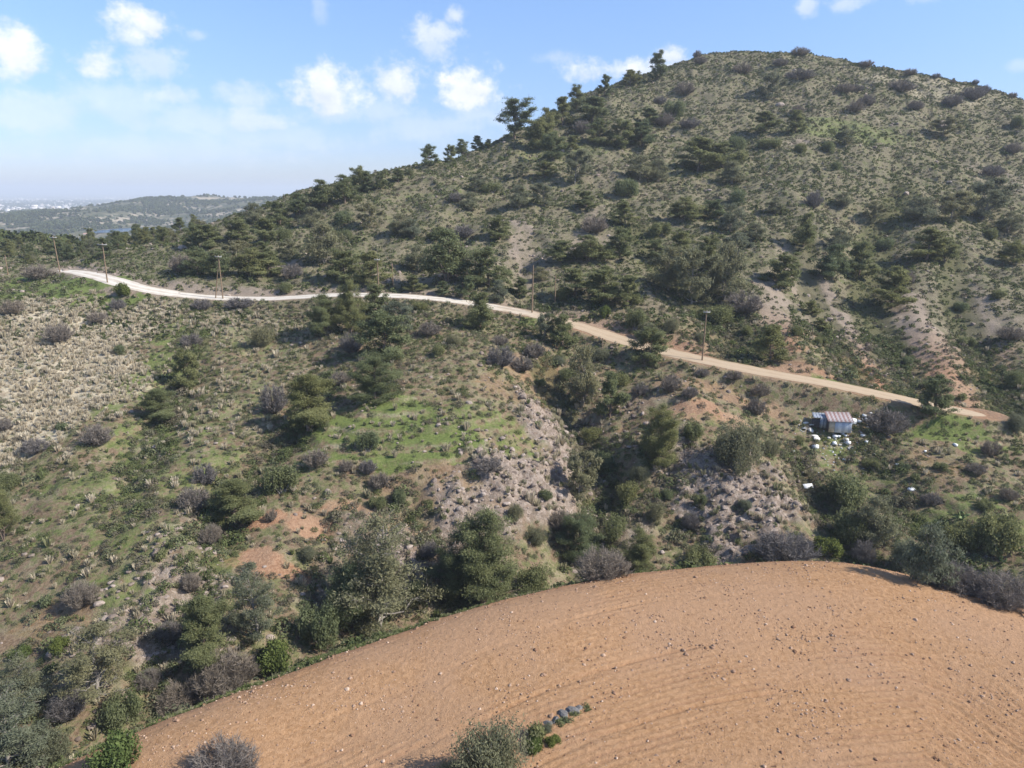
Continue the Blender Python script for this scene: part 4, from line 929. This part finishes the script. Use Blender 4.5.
(920,222,40,26,'grey',None),(948,224,40,34,'grey','wide grey green tree at the head of the right gully'),(982,220,46,44,'grey','tall pale grey tree near the right edge of the hill'),(925,262,50,36,'pine','dark pine in the right gully below the wide grey green tree'),(945,262,30,26,'pine',None),
(1008,232,28,22,'grey',None),(1012,264,30,22,'pine',None),(885,250,24,14,'dark',None),(1000,298,20,10,'dark',None),(990,240,16,14,'dark',None),(1012,385,22,18,'dark',None),(1010,340,30,14,'bare',None),
(960,310,20,10,'dark',None),(965,345,22,10,'dark',None),(905,365,16,10,'dark',None),(962,400,14,8,'dark',None),(820,345,16,10,'dark',None),(850,372,14,8,'dark',None),(820,330,20,12,'pine',None),
(795,335,18,12,'dark',None),(745,335,18,12,'dark',None),(700,340,16,10,'greyb',None),(670,332,24,16,'greyb',None),(560,300,18,12,'dark',None),(540,280,20,14,'grey',None),
(940,470,16,10,'dark',None),(990,455,22,14,'bare',None),(975,475,22,12,'bare',None),(905,470,12,8,'dark',None),(915,480,14,8,'dark',None),(985,510,20,12,'dark',None),(930,505,22,12,'bare',None),(870,470,20,12,'dark',None),(1008,500,20,12,'bare',None),
(800,445,12,10,'dark',None),(795,425,10,6,'dark',None),(756,415,16,18,'bare',None),(757,437,18,12,'greyb',None),(770,455,24,20,'greyb',None),(745,510,20,12,'greyb',None),(700,505,16,14,'dark',None),(665,500,18,12,'dark',None),(690,530,20,18,'bareN',None),
(640,480,30,18,'greyb',None),(600,470,30,22,'dark',None),(625,500,28,22,'dark',None),(655,520,26,20,'greyb',None),(560,530,26,20,'bareN',None),(535,545,26,22,'greyb',None),(515,520,22,18,'greyb',None),(545,500,20,12,'dark',None),
(420,600,30,24,'dark',None),(430,560,24,18,'bareN',None),(310,560,24,16,'greyb',None),(170,640,28,18,'bareN',None),(60,650,24,14,'lush',None),(30,690,26,18,'dark',None),(150,690,30,20,'bareN',None),(160,560,20,12,'dark',None),
(70,720,40,30,'bareN',None),(20,660,26,14,'lush',None),(45,605,20,10,'dark',None),(440,355,20,12,'dark',None),(430,335,26,14,'bare',None),(455,345,24,12,'greyb',None),(420,310,20,10,'dark',None),(500,345,20,10,'bare',None),
(570,380,24,14,'dark',None),(600,360,26,14,'greyb',None),(620,385,24,14,'dark',None),(640,395,20,12,'bare',None),(560,365,18,10,'greyb',None),(590,440,24,16,'dark',None),(340,385,24,14,'bare',None),(250,300,0,0,None,None)]
T = [t for t in T if t[4]]
def solve(u, v, w, h):
    p = G.hit(u, v); vt = v-h
    if p is None:            # a foot just above the skyline: step down until ground is met
        for k in range(1, 30):
            p = G.hit(u, v+k); vt = v+k-h
            if p is not None: break
    t = p.y*cp-p.z*sp; H = max(.5, -p.y*tn(vt)-p.z); Wd = w*t/FPX
    return Vector((p.x, p.y, p.z+CZ)), H, Wd
ORD = ['first', 'second', 'third', 'fourth', 'fifth', 'sixth', 'seventh', 'eighth', 'ninth', 'tenth', 'eleventh', 'twelfth', 'thirteenth', 'fourteenth', 'fifteenth', 'sixteenth', 'seventeenth', 'eighteenth', 'nineteenth', 'twentieth']
def region(u, v):
    if v > 500: return ('in the ravine above the field, left half' if u < 512 else 'in the ravine above the field, right half')
    road = np.interp(u, [a for a, b in ROADPX], [b for a, b in ROADPX])
    if v > road+1: return 'below the road on the left' if u < 400 else ('below the road in the middle' if u < 700 else 'below the road on the right')
    if v > road-50 and u > 250: return 'on the bank above the road' if u < 560 else ('close above the road, centre' if u < 800 else 'close above the road, far right')
    if u <= 350: return 'in the wooded belt above the white road'
    sky = np.interp(u, [320, 360, 430, 500, 560, 600, 660, 700, 740, 800, 860, 930, 1024], [187, 177, 155, 137, 110, 92, 70, 58, 50, 50, 60, 76, 100])
    if v < sky+22: return 'along the skyline left of the summit' if u < 720 else 'along the skyline right of the summit'
    band = 'upper slope' if v < 150 else 'middle slope'
    return f"on the {band}, " + ('hill left' if u < 560 else 'hill centre' if u < 720 else 'right of centre' if u < 850 else 'far right')
WORDS = {'pine': 'green pine', 'pineN': 'green pine', 'spread': 'pine', 'grey': 'grey green tree', 'greyN': 'grey green tree', 'bare': 'purple bare bush', 'bareN': 'bare twiggy bush', 'lush': 'bright green bush', 'dark': 'dark evergreen bush', 'greyb': 'grey bush'}
lists = {}
for t in T:
    if t[5] is None: lists.setdefault((WORDS[t[4]], region(t[0], t[1])), []).append(t)
for k in lists: lists[k].sort(key=lambda t: t[0])
rt_ = np.random.default_rng(77)
def p_tree(k): return k in ('pine', 'pineN', 'grey', 'greyN')
def plant(kind, loc, H, Wd, label, group, rz=None):
    if kind == 'dark' and H < 1.5: kind = 'small'
    var = rt_.integers(0, len(LIB[kind])); Hm, Wm, wd, lf = LIB[kind][var]; nm, cat = INFO[kind]
    rz = rt_.uniform(0, 6.28) if rz is None else rz; mid = .92 if (p_tree(kind) and loc.y > 125) else 1.0; sh = H/Hm*mid*(.97 if p_tree(kind) else 1.0); sw = max(.5*sh, min(1.7*sh, Wd/Wm*mid*(.95 if p_tree(kind) else .92))); loc = loc-Vector((0, 0, .08))
    if wd is None:
        o = link(nm, lf, label=label, category=cat, group=group); o.location = loc; o.rotation_euler = (0, 0, rz); o.scale = (sw, sw, sh); return o
    r = empty(nm, loc, rz, (sw, sw, sh), label=label, category=cat, group=group)
    tree = cat != 'bush'
    link('trunk' if tree else 'stems', wd, r); link('crown' if tree else 'foliage', lf, r); return r
GROUPS = {'pine': 'pines of the hillside', 'tree': 'grey green trees of the hillside', 'bush': 'bushes of the hillside'}
for t in T:
    u, v, w, h, kind, lab = t
    p, H, Wd = solve(u, v, w, h)
    if p.y > 130 and kind == 'pineN': kind = 'pine'
    if lab is None:
        key = (WORDS[t[4]], region(u, v)); i = lists[key].index(t); n = len(lists[key])
        if n == 1: lab = f"{'small' if h < 18 else 'larger'} {key[0]} {key[1]}"
        elif i == n-1: lab = f"{key[0]} {key[1]}, last from the left"
        else: lab = f"{key[0]} {key[1]}, {ORD[i]} from the left"
    plant(kind, p, H, Wd, lab, GROUPS[INFO[kind][1]])
# the wooded belt on the far side of the left crest: pines nobody can tell apart in the picture
k = 0; tries = 0; belt = []
while k < 95 and tries < 4000:
    tries += 1; uu = rt_.uniform(-12, 205); Yv = rt_.uniform(188, 330); t0 = Yv*cp+20*sp; x = (uu-512)/FPX*t0
    if any((x-a)**2+(Yv-b_)**2 < 22 for a, b_ in belt): continue
    if math.hypot(x-ROAD[0, 0], Yv-ROAD[0, 1]) < 12: continue
    z_ = float(G(x, Yv)); belt.append((x, Yv)); h_ = rt_.uniform(3.0, 6.0)
    plant('pine' if rt_.uniform() < .8 else 'grey', Vector((x, Yv, z_+CZ)), h_, h_*rt_.uniform(.7, 1.05), 'tree in the dense belt of pines beyond the left end of the white road', 'pines of the belt beyond the left crest'); k += 1
# woods on the distant hills, one mass
rng = np.random.default_rng(9)
fp = []
for s in (1, 2):
    f, _ = gen_bush(200+s, 1.0, .62, 90, .42, .30, 5); fp.append(mesh_np('far_tree', f[0], f[1], [SCRUB], {'tint': f[2]}))
n = 90000; rr = np.exp(rng.uniform(math.log(330), math.log(9500), n)); aa = np.arctan((rng.uniform(-40, 380, n)-512)/FPX)
x = rr*np.sin(aa); y = rr*np.cos(aa); dn = .10+.9*sstep(-.05, .25, fbm(x/160, y/160, 4, 44)); dn = np.where(rr < 620, .9, dn)*np.clip(.12+rr/1500, .22, 1)
m = (rng.uniform(size=n) < dn) & ~((np.abs(x+752) < 48) & (np.abs(y-1400) < 130)); x, y = x[m], y[m]; n = len(x); sc_ = rng.uniform(4, 8, n)*np.clip(.75+np.hypot(x, y)/4500, .8, 2.6)
scatter('distant_woodland', np.stack([x, y, G(x, y)+CZ-.3], 1), sc_, rng.uniform(0, 6.28, n), rng.uniform(.0, .3, n), fp, 'woods covering the hazy hills beyond the wooded belt', 'woodland')
# ------------------------------------------------------------------ things made by people, stones, cactus
def box_np(x0, x1, y0, y1, z0, z1):
    V = [(x, y, z) for z in (z0, z1) for y in (y0, y1) for x in (x0, x1)]
    return np.array(V, float), np.array([(0, 2, 3, 1), (4, 5, 7, 6), (0, 1, 5, 4), (2, 6, 7, 3), (0, 4, 6, 2), (1, 3, 7, 5)])
def join(parts):
    VV = []; FF = []; o = 0
    for V, F in parts: VV.append(V); FF.append(np.asarray(F)+o); o += len(V)
    return np.concatenate(VV), np.concatenate(FF)
POLEM = flat_mat('weathered_pole', (0.22, 0.155, 0.10), .9, .2, 6); ARMM = flat_mat('galvanised_arm', (0.45, 0.45, 0.43), .6, .1, 6); INS = flat_mat('insulator_glaze', (0.35, 0.30, 0.26), .3, .1, 6)
def pole(u, v, h, label, lean=(0, 0), arm=True, strut=False, aw=.9):
    p, H, _ = solve(u, v, 5, h); r = empty('utility_pole', p, 0, label=label, category='pole', group='wooden poles along the road')
    q = np.linspace(0, 1, 5)[:, None]; base = np.array([0, 0, -.6]); top = np.array([lean[0]*H, lean[1]*H, H])
    V, F = tubes([(base+(top-base)*q, .155-.06*q[:, 0])], 8); cap = np.array([[top[0], top[1], top[2]+.02]]); 
    link('post', mesh_np('post', V, F, [POLEM]), r)
    if arm:
        c = top-np.array([0, 0, .35]); parts = [(lambda b: (b[0]+c, b[1]))(box_np(-aw, aw, -.2, -.1, -.06, .06))]
        a_ = link('crossarm', mesh_np('crossarm', *join(parts), [ARMM]), r)
        for k in (-1, 0, 1):
            x0 = k*aw*.86; V, F = tubes([(np.array([[x0, -.15, .06], [x0, -.15, .14], [x0, -.15, .22], [x0, -.15, .28]])+c, np.array([.03, .07, .075, .03]))], 8)
            link('insulator', mesh_np('insulator', V, F, [INS]), a_)
    if strut:
        V, F = tubes([(np.array([[-1.7, .2, -.4], [-.85, .1, H*.45], [-.05, 0, H*.86]]), np.array([.12, .11, .09]))], 8); link('strut', mesh_np('strut', V, F, [POLEM]), r)
    return r
pole(107.5, 283, 40, 'pole with crossarm standing on the red bank at the road start', (.02, .0), aw=1.0)
pole(60, 272, 36, 'leaning pole on the green crest between the purple bush and the road start', (-.03, 0), aw=.9)
pole(8, 275, 20, 'farthest pole, at the left edge beside the wooded belt', (.03, 0), arm=False)
pole(223, 299, 44, 'double legged pole crossing the white road below the pine row', (0, 0), strut=True, aw=.7)
pole(379, 296, 38, 'thin grey pole at the road edge right of the central pine clump', (0, 0), aw=.6)
pole(393, 286, 23, 'short pole on the bank in front of the largest round pine shadow', (0, 0), arm=False)
pole(532, 313, 48, 'tall bare pole at the road bend', (.02, 0), arm=False)
pole(555, 305, 30, 'lower brown pole on the bank right of the tall bare one', (0, 0), arm=False)
pole(702, 361, 51, 'dark leaning pole beside the tan part of the road', (.02, 0), aw=.6)
p = hit(602, 350); r = link('wooden_post', mesh_np('wooden_post', *tubes([(np.array([[0, 0, -.3], [.02, 0, 1.2], [.05, 0, 2.2]]), np.array([.09, .085, .08]))], 7), [POLEM]), label='short wooden post on the grass below the road bend', category='post'); r.location = p

# tin shed: corrugated lean roof, sheet walls, plank door, shelter of sheets beside it
def corr(w, h, nw, depth, horizontal=False, th=.02):
    xs = np.linspace(0, w, nw*6+1); d = depth*np.sin(xs/w*nw*2*math.pi)
    V = []
    for side in (0, 1):
        for hh_ in (0, h):
            for x_, dd_ in zip(xs, d): V.append((x_, dd_+side*th, hh_))
    n = len(xs); F = []
    for k in range(n-1):
        F.append((k, k+1, n+k+1, n+k)); F.append((2*n+k+1, 2*n+k, 3*n+k, 3*n+k+1)); F.append((n+k, n+k+1, 3*n+k+1, 3*n+k)); F.append((k+1, k, 2*n+k, 2*n+k+1))
    F.append((0, n, 3*n, 2*n)); F.append((n-1, 3*n-1+0, 4*n-1, 2*n-1)) if False else F.append((2*n-1, n-1, 3*n-1, 4*n-1))
    return np.array(V, float), np.array(F)
def striped(name, a_, b_, c_, sc, thr=.5):
    m, N, b = material(name, .55, .4); ps = N.coord('Object'); x_ = N.sep(ps)[0]
    w = N.math('FRACT', N.math('MULTIPLY', x_, sc)); n = N.noise(ps, 2.5, 5, .65)
    c = N.mix(N.ramp(N.math('ADD', w, N.math('MULTIPLY', N.math('SUBTRACT', n, .5), .7)), thr-.08, thr+.08), a_, b_); c = N.mix(N.ramp(n, .55, .7), c, c_)
    N.l.new(c, b.inputs['Base Color']); return m
ROOFM = striped('rusty_roof_sheet', (.33, .20, .17), (.50, .44, .41), (.38, .27, .23), 1.45); WALLM = striped('pale_sheet', (.50, .53, .58), (.68, .69, .70), (.40, .38, .36), .9)
PLANK = flat_mat('tan_board', (.52, .42, .29), .8, .2, 2); SHADED = flat_mat('dark_shaded_sheet', (.10, .085, .08), .9, .3, 2); BLUEG = striped('blue_grey_sheet', (.20, .23, .28), (.42, .45, .48), (.12, .12, .13), 2.2)
p = hit(836, 431); sh = empty('shed', p, math.radians(-8), .9, label='tin shed with rusty red and white striped roof below the road', category='shed')
def put(name, me, parent, loc, rot=(0, 0, 0), label=None):
    o = link(name, me, parent, label=label); o.location = loc; o.rotation_euler = rot; return o
put('front_wall', mesh_np('front_wall', *corr(2.75, 2.05, 14, .03), [WALLM]), sh, (-.65, -1.2, 0), label='pale blue white metal sheets facing the ravine')
put('door', mesh_np('door', *box_np(0, .98, 0, .05, 0, 2.0), [PLANK]), sh, (-1.66, -1.22, 0))
put('side_wall', mesh_np('side_wall', *corr(2.4, 2.2, 12, .03), [SHADED]), sh, (-1.68, 1.2, 0), (0, 0, -math.pi/2))  # left wall coloured dark: shade of the side away from the sun
put('side_wall', mesh_np('side_wall', *corr(2.4, 2.2, 12, .03), [WALLM]), sh, (2.12, -1.2, 0), (0, 0, math.pi/2))
put('back_wall', mesh_np('back_wall', *corr(3.8, 2.6, 16, .03), [BLUEG]), sh, (-1.68, 1.24, 0))
ro_ = put('roof', mesh_np('roof', *corr(4.3, 3.1, 18, .035), [ROOFM]), sh, (-1.95, -1.5, 2.08), (math.radians(-73), 0, 0))
for sx in (-1.6, 2.05): put('post', mesh_np('post', *box_np(-.05, .05, -.05, .05, 0, 2.12), [PLANK]), sh, (sx, -1.12, 0))
p = hit(819, 428); an = empty('sheet_shelter', p, math.radians(-12), 1, label='dark patched shelter of metal sheets leaning against the left of the tin shed', category='shelter')
put('sheet', mesh_np('sheet', *corr(1.5, 1.7, 8, .03), [BLUEG]), an, (-.1, -.5, 0), (math.radians(6), 0, .1))
put('sheet', mesh_np('sheet', *corr(1.3, 1.5, 8, .03), [SHADED]), an, (-1.3, -.3, 0), (math.radians(-8), 0, -.15))
put('roof', mesh_np('roof', *corr(2.3, 1.9, 10, .03), [BLUEG]), an, (-1.1, -.6, 1.75), (math.radians(-80), 0, 0))
put('post', mesh_np('post', *box_np(-.05, .05, -.05, .05, 0, 1.8), [PLANK]), an, (-1.05, .9, 0)); put('post', mesh_np('post', *box_np(-.05, .05, -.05, .05, 0, 1.8), [PLANK]), an, (1.05, .9, 0))
# rubbish on the slope
WHITE = flat_mat('white_plastic', (.72, .72, .70), .6, .1, 3); OFFW = flat_mat('sack_cloth', (.66, .62, .54), .9, .2, 6); TANK = flat_mat('tank_plastic', (.74, .74, .72), .4, .06, 3)
def sack(seed):
    me = rockmesh(seed, OFFW); 
    for v_ in me.vertices: v_.co.z = v_.co.z*.75+.12*math.sin(v_.co.x*5+seed)*.4; v_.co *= 1.1
    return me
def lump(u, v, me, sc, name, label, cat, group=None, rz=0, rx=0):
    q = hit(u, v); o = link(name, me, label=label, category=cat, group=group); o.location = q+Vector((0, 0, sc[2]*.25)); o.scale = sc; o.rotation_euler = (rx, 0, rz); return o
sk = [sack(i) for i in (31, 32, 33)]
for i, (u, v, w, lab) in enumerate([(812,427,1.0,'pale sack in front of the patched shelter'),(811,432,1.1,'white sack below the shelter, upper of the three in a line'),(814,437,1.0,'white sack middle of the three in a line below the shelter'),(817,440,1.2,'biggest white sack, lowest of the three in a line'),
      (804,430,.9,'grey white sack left of the line of sacks'),(806,424,.8,'small pale sack by the dark end of the shelter'),(829,439,.6,'small white sack alone between the two sack heaps')]):
    lump(u, v, sk[i % 3], (w, w*.8, w*.8), 'sack', lab, 'sack', 'pale sacks dumped below the shelter', i*1.3)
def slab(w, d, h):
    V, F = box_np(-w/2, w/2, -d/2, d/2, -h/2, h/2); V[4:, 0] *= .94; V[4:, 1] *= .94; V[1, 0] *= .9; V[6, 1] *= .88; return V, F
blk = [mesh_np('rubble_block', *slab(1, .8, .6), [WHITE]), mesh_np('rubble_block', *slab(.9, .7, .35), [WHITE])]
for i, (u, v, w, lab) in enumerate([(835,438,.75,'white block left one of the close pair below the shed'),(838.5,438,.8,'white block right one of the close pair below the shed'),(842,436,.55,'small white block right above the close pair'),(846,441,.9,'white block right of the close pair'),
      (848,444,.7,'white block at the lower right of the heap below the shed'),(834,445,.9,'wide white block at the bottom of the heap'),(845,437,.45,'tiny white block at the top right of the heap'),(863,437,.8,'flat white block on the grass right of the heap'),
      (866,444,.6,'small white block on the green grass below the purple bush'),(859,423,.8,'pale block right of the white tank'),(864,418,.7,'pale block behind the white tank near the purple bush'),(870,416,.6,'farthest pale block above the purple bush'),
      (866,421,.7,'pale block touching the left of the purple bush'),(793,452,.5,'little white block left of the sacks'),(897,466,.5,'little white block on the slope right of the shed'),(925,452,.5,'little white block in the grass on the right'),(955,446,.6,'white block in the grass near the road end'),(844,461,.6,'pale block low on the rubbish slope'),(815,449,.9,'long pale board piece below the sacks')]):
    lump(u, v, blk[i % 2], (w, w, w), 'rubble_block', lab, 'block', 'white blocks of the rubbish tip', i*.9, .1)
def tank_me():
    q = np.linspace(0, 1, 9); prof = [(.0, 0), (.46, 0), (.5, .06), (.5, .62), (.46, .7), (.0, .74)]; n = 16; V = []; F = []
    for r_, z_ in prof:
        for k in range(n): a = k/n*6.2832; V.append((r_*math.cos(a)*1.25, r_*math.sin(a), z_))
    for j in range(len(prof)-1):
        for k in range(n): F.append((j*n+k, j*n+(k+1) % n, (j+1)*n+(k+1) % n, (j+1)*n+k))
    return np.array(V), np.array(F)
q = hit(852, 424); tk = empty('water_tank', q, .2, 1.1, label='white plastic tank beside the right wall of the tin shed', category='tank'); link('body', mesh_np('body', *tank_me(), [TANK]), tk); l_ = link('lid', mesh_np('lid', *tubes([(np.array([[0, 0, 0], [0, 0, .05], [0, 0, .09]]), np.array([.16, .16, .01]))], 12), [TANK]), tk); l_.location = (0, 0, .73)
lump(808, 488, mesh_np('panel', *slab(1.5, .8, .08), [WHITE]), (1, 1, 1), 'panel', 'white panel lying on the slope below the rubbish tip', 'panel', None, .1, .6)
lump(911, 492, mesh_np('panel', *slab(1.0, .6, .3), [WHITE]), (1, 1, 1), 'box', 'white box lying among the bushes on the lower right slope', 'box', None, .3, .3)
rng = np.random.default_rng(21); uu = np.concatenate([rng.normal(843, 10, 60), rng.normal(808, 9, 50), rng.normal(870, 14, 40), rng.uniform(800, 880, 60)]); vv = np.concatenate([rng.normal(446, 7, 60), rng.normal(430, 6, 50), rng.normal(422, 6, 40), rng.uniform(440, 475, 60)])
pts = [G.hit(a, b_) for a, b_ in zip(uu, vv)]; pts = np.array([(q.x, q.y, q.z+CZ) for q in pts]); n = len(pts)
PALE = stone_mat('pale_litter', ((.45, .42, .40), (.75, .74, .72)))
scatter('rubbish', pts, rng.uniform(.12, .45, n), rng.uniform(0, 6, n), rng.uniform(0, 1, n), [rockmesh(51, PALE), mesh_np('scrap', *slab(1, .5, .12), [PALE])], 'small pale rubbish strewn around the tin shed', 'rubbish')

# boulders in a line in the ploughed field
BOULD = flat_mat('grey_boulder', (.15, .14, .13), .95, .35, 5)
for i, (u, v, s, lab) in enumerate([(548,728,.55,'dark boulder nearest the bush in the field stone row'),(556,724,.75,'second grey boulder of the stone row in the field'),(564,719,.7,'round grey boulder in the middle of the field stone row'),(571,716,.8,'pale grey boulder, largest of the field stone row'),(579,713,.5,'small grey boulder near the tip of the field stone row')]):
    bme = rockmesh(60+i, BOULD); o = link('boulder', bme, label=lab, category='boulder', group='boulders of the row in the ploughed field'); o.location = hit(u, v)+Vector((0, 0, .12)); o.scale = (s*1.1, s*.9, s*.9); o.rotation_euler = (0, 0, i)
for (u, v, w, h, k, lab) in [(538,742,26,20,'dark','dark little bush between the big bush and the stone row'),(586,712,14,7,'dark','tiny dark bush at the tip of the stone row'),(560,727,14,9,'dark','low dark bush in front of the stone row'),(547,733,18,12,'greyb','small grey bush against the dark boulder of the stone row'),(566,724,16,9,'dark','low dark bush in front of the round grey boulder'),(575,718,14,8,'dark','low dark bush in front of the largest boulder'),(532,752,26,16,'lush','green weeds against the right foot of the big bush'),(553,745,20,11,'lush','patch of bright green weeds below the stone row')]:
    p, H, Wd = solve(u, v, w, h); plant(k, p, H, Wd, lab, 'bushes of the hillside')

# prickly pears
CACT = flat_mat('cactus_pad', (.20, .25, .10), .6, .25, 4)
def cactus(seed, n=34, s=1.0):
    r = np.random.default_rng(seed); parts = []; nodes = [(np.array([r.normal(0, .25), r.normal(0, .25), 0]), np.array([0, 0, 1.]))for _ in range(5)]
    for i in range(n):
        b0, d0 = nodes[r.integers(0, len(nodes))] if i > 4 else nodes[i]
        d = d0+r.normal(0, .55, 3); d[2] = abs(d[2])+.15; d /= np.linalg.norm(d); nrm = np.cross(d, r.normal(0, 1, 3)); nrm /= np.linalg.norm(nrm); sd_ = np.cross(d, nrm)
        L = r.uniform(.30, .48); w = L*.58; V = []; F = []
        rings = 6; m = 10
        for j in range(rings+1):
            a = j/rings; rad_ = math.sin(math.pi*min(max(a, .03), .97))**.6
            for k in range(m):
                q = k/m*6.2832; V.append(b0+d*L*a+sd_*math.cos(q)*w*.5*rad_+nrm*math.sin(q)*.035*rad_)
        for j in range(rings):
            for k in range(m): F.append((j*m+k, j*m+(k+1) % m, (j+1)*m+(k+1) % m, (j+1)*m+k))
        parts.append((np.array(V), np.array(F))); nodes.append((b0+d*L*.93, d))
    return join(parts)
for i, (u, v, lab) in enumerate([(1014,550,'prickly pear with pale pads at the right edge above the field'),(961,522,'prickly pear among dark bushes left of the one at the right edge'),(1000,560,'small prickly pear just below the one at the right edge')]):
    o = link('prickly_pear', mesh_np('prickly_pear', *cactus(5+i), [CACT]), label=lab, category='cactus', group='prickly pears of the lower right slope'); o.location = hit(u, v); o.scale = (1.7-.3*i,)*3

# reservoir and town far away
lx, ly, lz = LAKE
a = np.linspace(0, 2*math.pi, 48, endpoint=False); ring = np.stack([lx+38*np.cos(a)*(1+.12*np.sin(3*a)), ly+95*np.sin(a)*(1+.1*np.cos(2*a)), np.full(48, lz+CZ+.4)], 1)
V = np.concatenate([ring, [[lx, ly, lz+CZ+.4]]]); F = np.array([(i, (i+1) % 48, 48) for i in range(48)])
mw, N, b = material('reservoir_water', .12, .5); b.inputs['Base Color'].default_value = (.05, .14, .30, 1)
link('reservoir_water', mesh_np('reservoir_water', V, F, [mw]), kind='structure')
TOWNM = stone_mat('far_render', ((.60, .55, .50), (.92, .90, .88)))
def house(seed):
    r = np.random.default_rng(seed); pr = [box_np(-.5, .5, -.4, .4, -.1, .42), box_np(-.3, .2, -.25, .3, .42, .62)]; return mesh_np('far_house', *join(pr), [TOWNM])
rng = np.random.default_rng(31); n = 2200; rr = rng.uniform(3300, 13000, n); uu = np.clip(np.where(rng.uniform(size=n) < .6, rng.normal(90, 60, n), rng.uniform(-30, 330, n)), -40, 340); aa = np.arctan((uu-512)/FPX); x = rr*np.sin(aa); y = rr*np.cos(aa)
m = fbm(x/900, y/900, 3, 50) > -.05; x, y = x[m], y[m]; n = len(x)
scatter('distant_town', np.stack([x, y, G(x, y)+CZ], 1), rng.lognormal(2.6, .45, n), rng.uniform(0, 3, n), rng.uniform(0, 1, n), [house(1)], 'pale houses of the far off town in the haze', 'town')
q = G.hit(88, 237, y0=500, y1=5000) or Vector((-700, 1300, float(G(-700, 1300))))
fh = empty('farmhouse', Vector((q.x, q.y, q.z+CZ)), .3, 1, label='small white house among the trees left of the reservoir', category='house')
HW = flat_mat('farmhouse_render', (.72, .70, .66), .8, .05, .5); HR = flat_mat('farmhouse_roof', (.42, .24, .17), .8, .1, .5)
link('wall', mesh_np('wall', *box_np(-6, 6, -4, 4, -1.5, 5), [HW]), fh); link('roof', mesh_np('roof', np.array([(-6.4, -4.4, 5), (6.4, -4.4, 5), (6.4, 4.4, 5), (-6.4, 4.4, 5), (-6.4, 0, 7.2), (6.4, 0, 7.2)], float), np.array([(0, 1, 5, 4), (2, 3, 4, 5), (0, 4, 3, 3), (1, 2, 5, 5)])[:2], [HR]), fh)
# ------------------------------------------------------------------ the air
zlo = float(ZZ.min())+CZ-1.0; zhi = max(float(ZZ[:, :].max())+CZ+14, CZ+4)
x0, x1, y0, y1 = XS[0]-50, XS[-1]+50, YS[0]-50, YS[-1]+50
V = [(x, y, z) for z in (zlo, zhi) for y in (y0, y1) for x in (x0, x1)]
F = [(0, 2, 3, 1), (4, 5, 7, 6), (0, 1, 5, 4), (2, 6, 7, 3), (0, 4, 6, 2), (1, 3, 7, 5)]
mh = bpy.data.materials.new('air_haze'); mh.use_nodes = True; nt = mh.node_tree; nt.nodes.clear()
pv = nt.nodes.new('ShaderNodeVolumePrincipled'); ou = nt.nodes.new('ShaderNodeOutputMaterial')
pv.inputs['Color'].default_value = (0.88, 0.94, 1.0, 1); pv.inputs['Density'].default_value = 0.00018; pv.inputs['Anisotropy'].default_value = 0.0
nt.links.new(pv.outputs[0], ou.inputs['Volume'])
link('haze', mesh_np('haze', V, F, [mh]), kind='stuff', label='pale blue haze over the distant plain', category='haze')
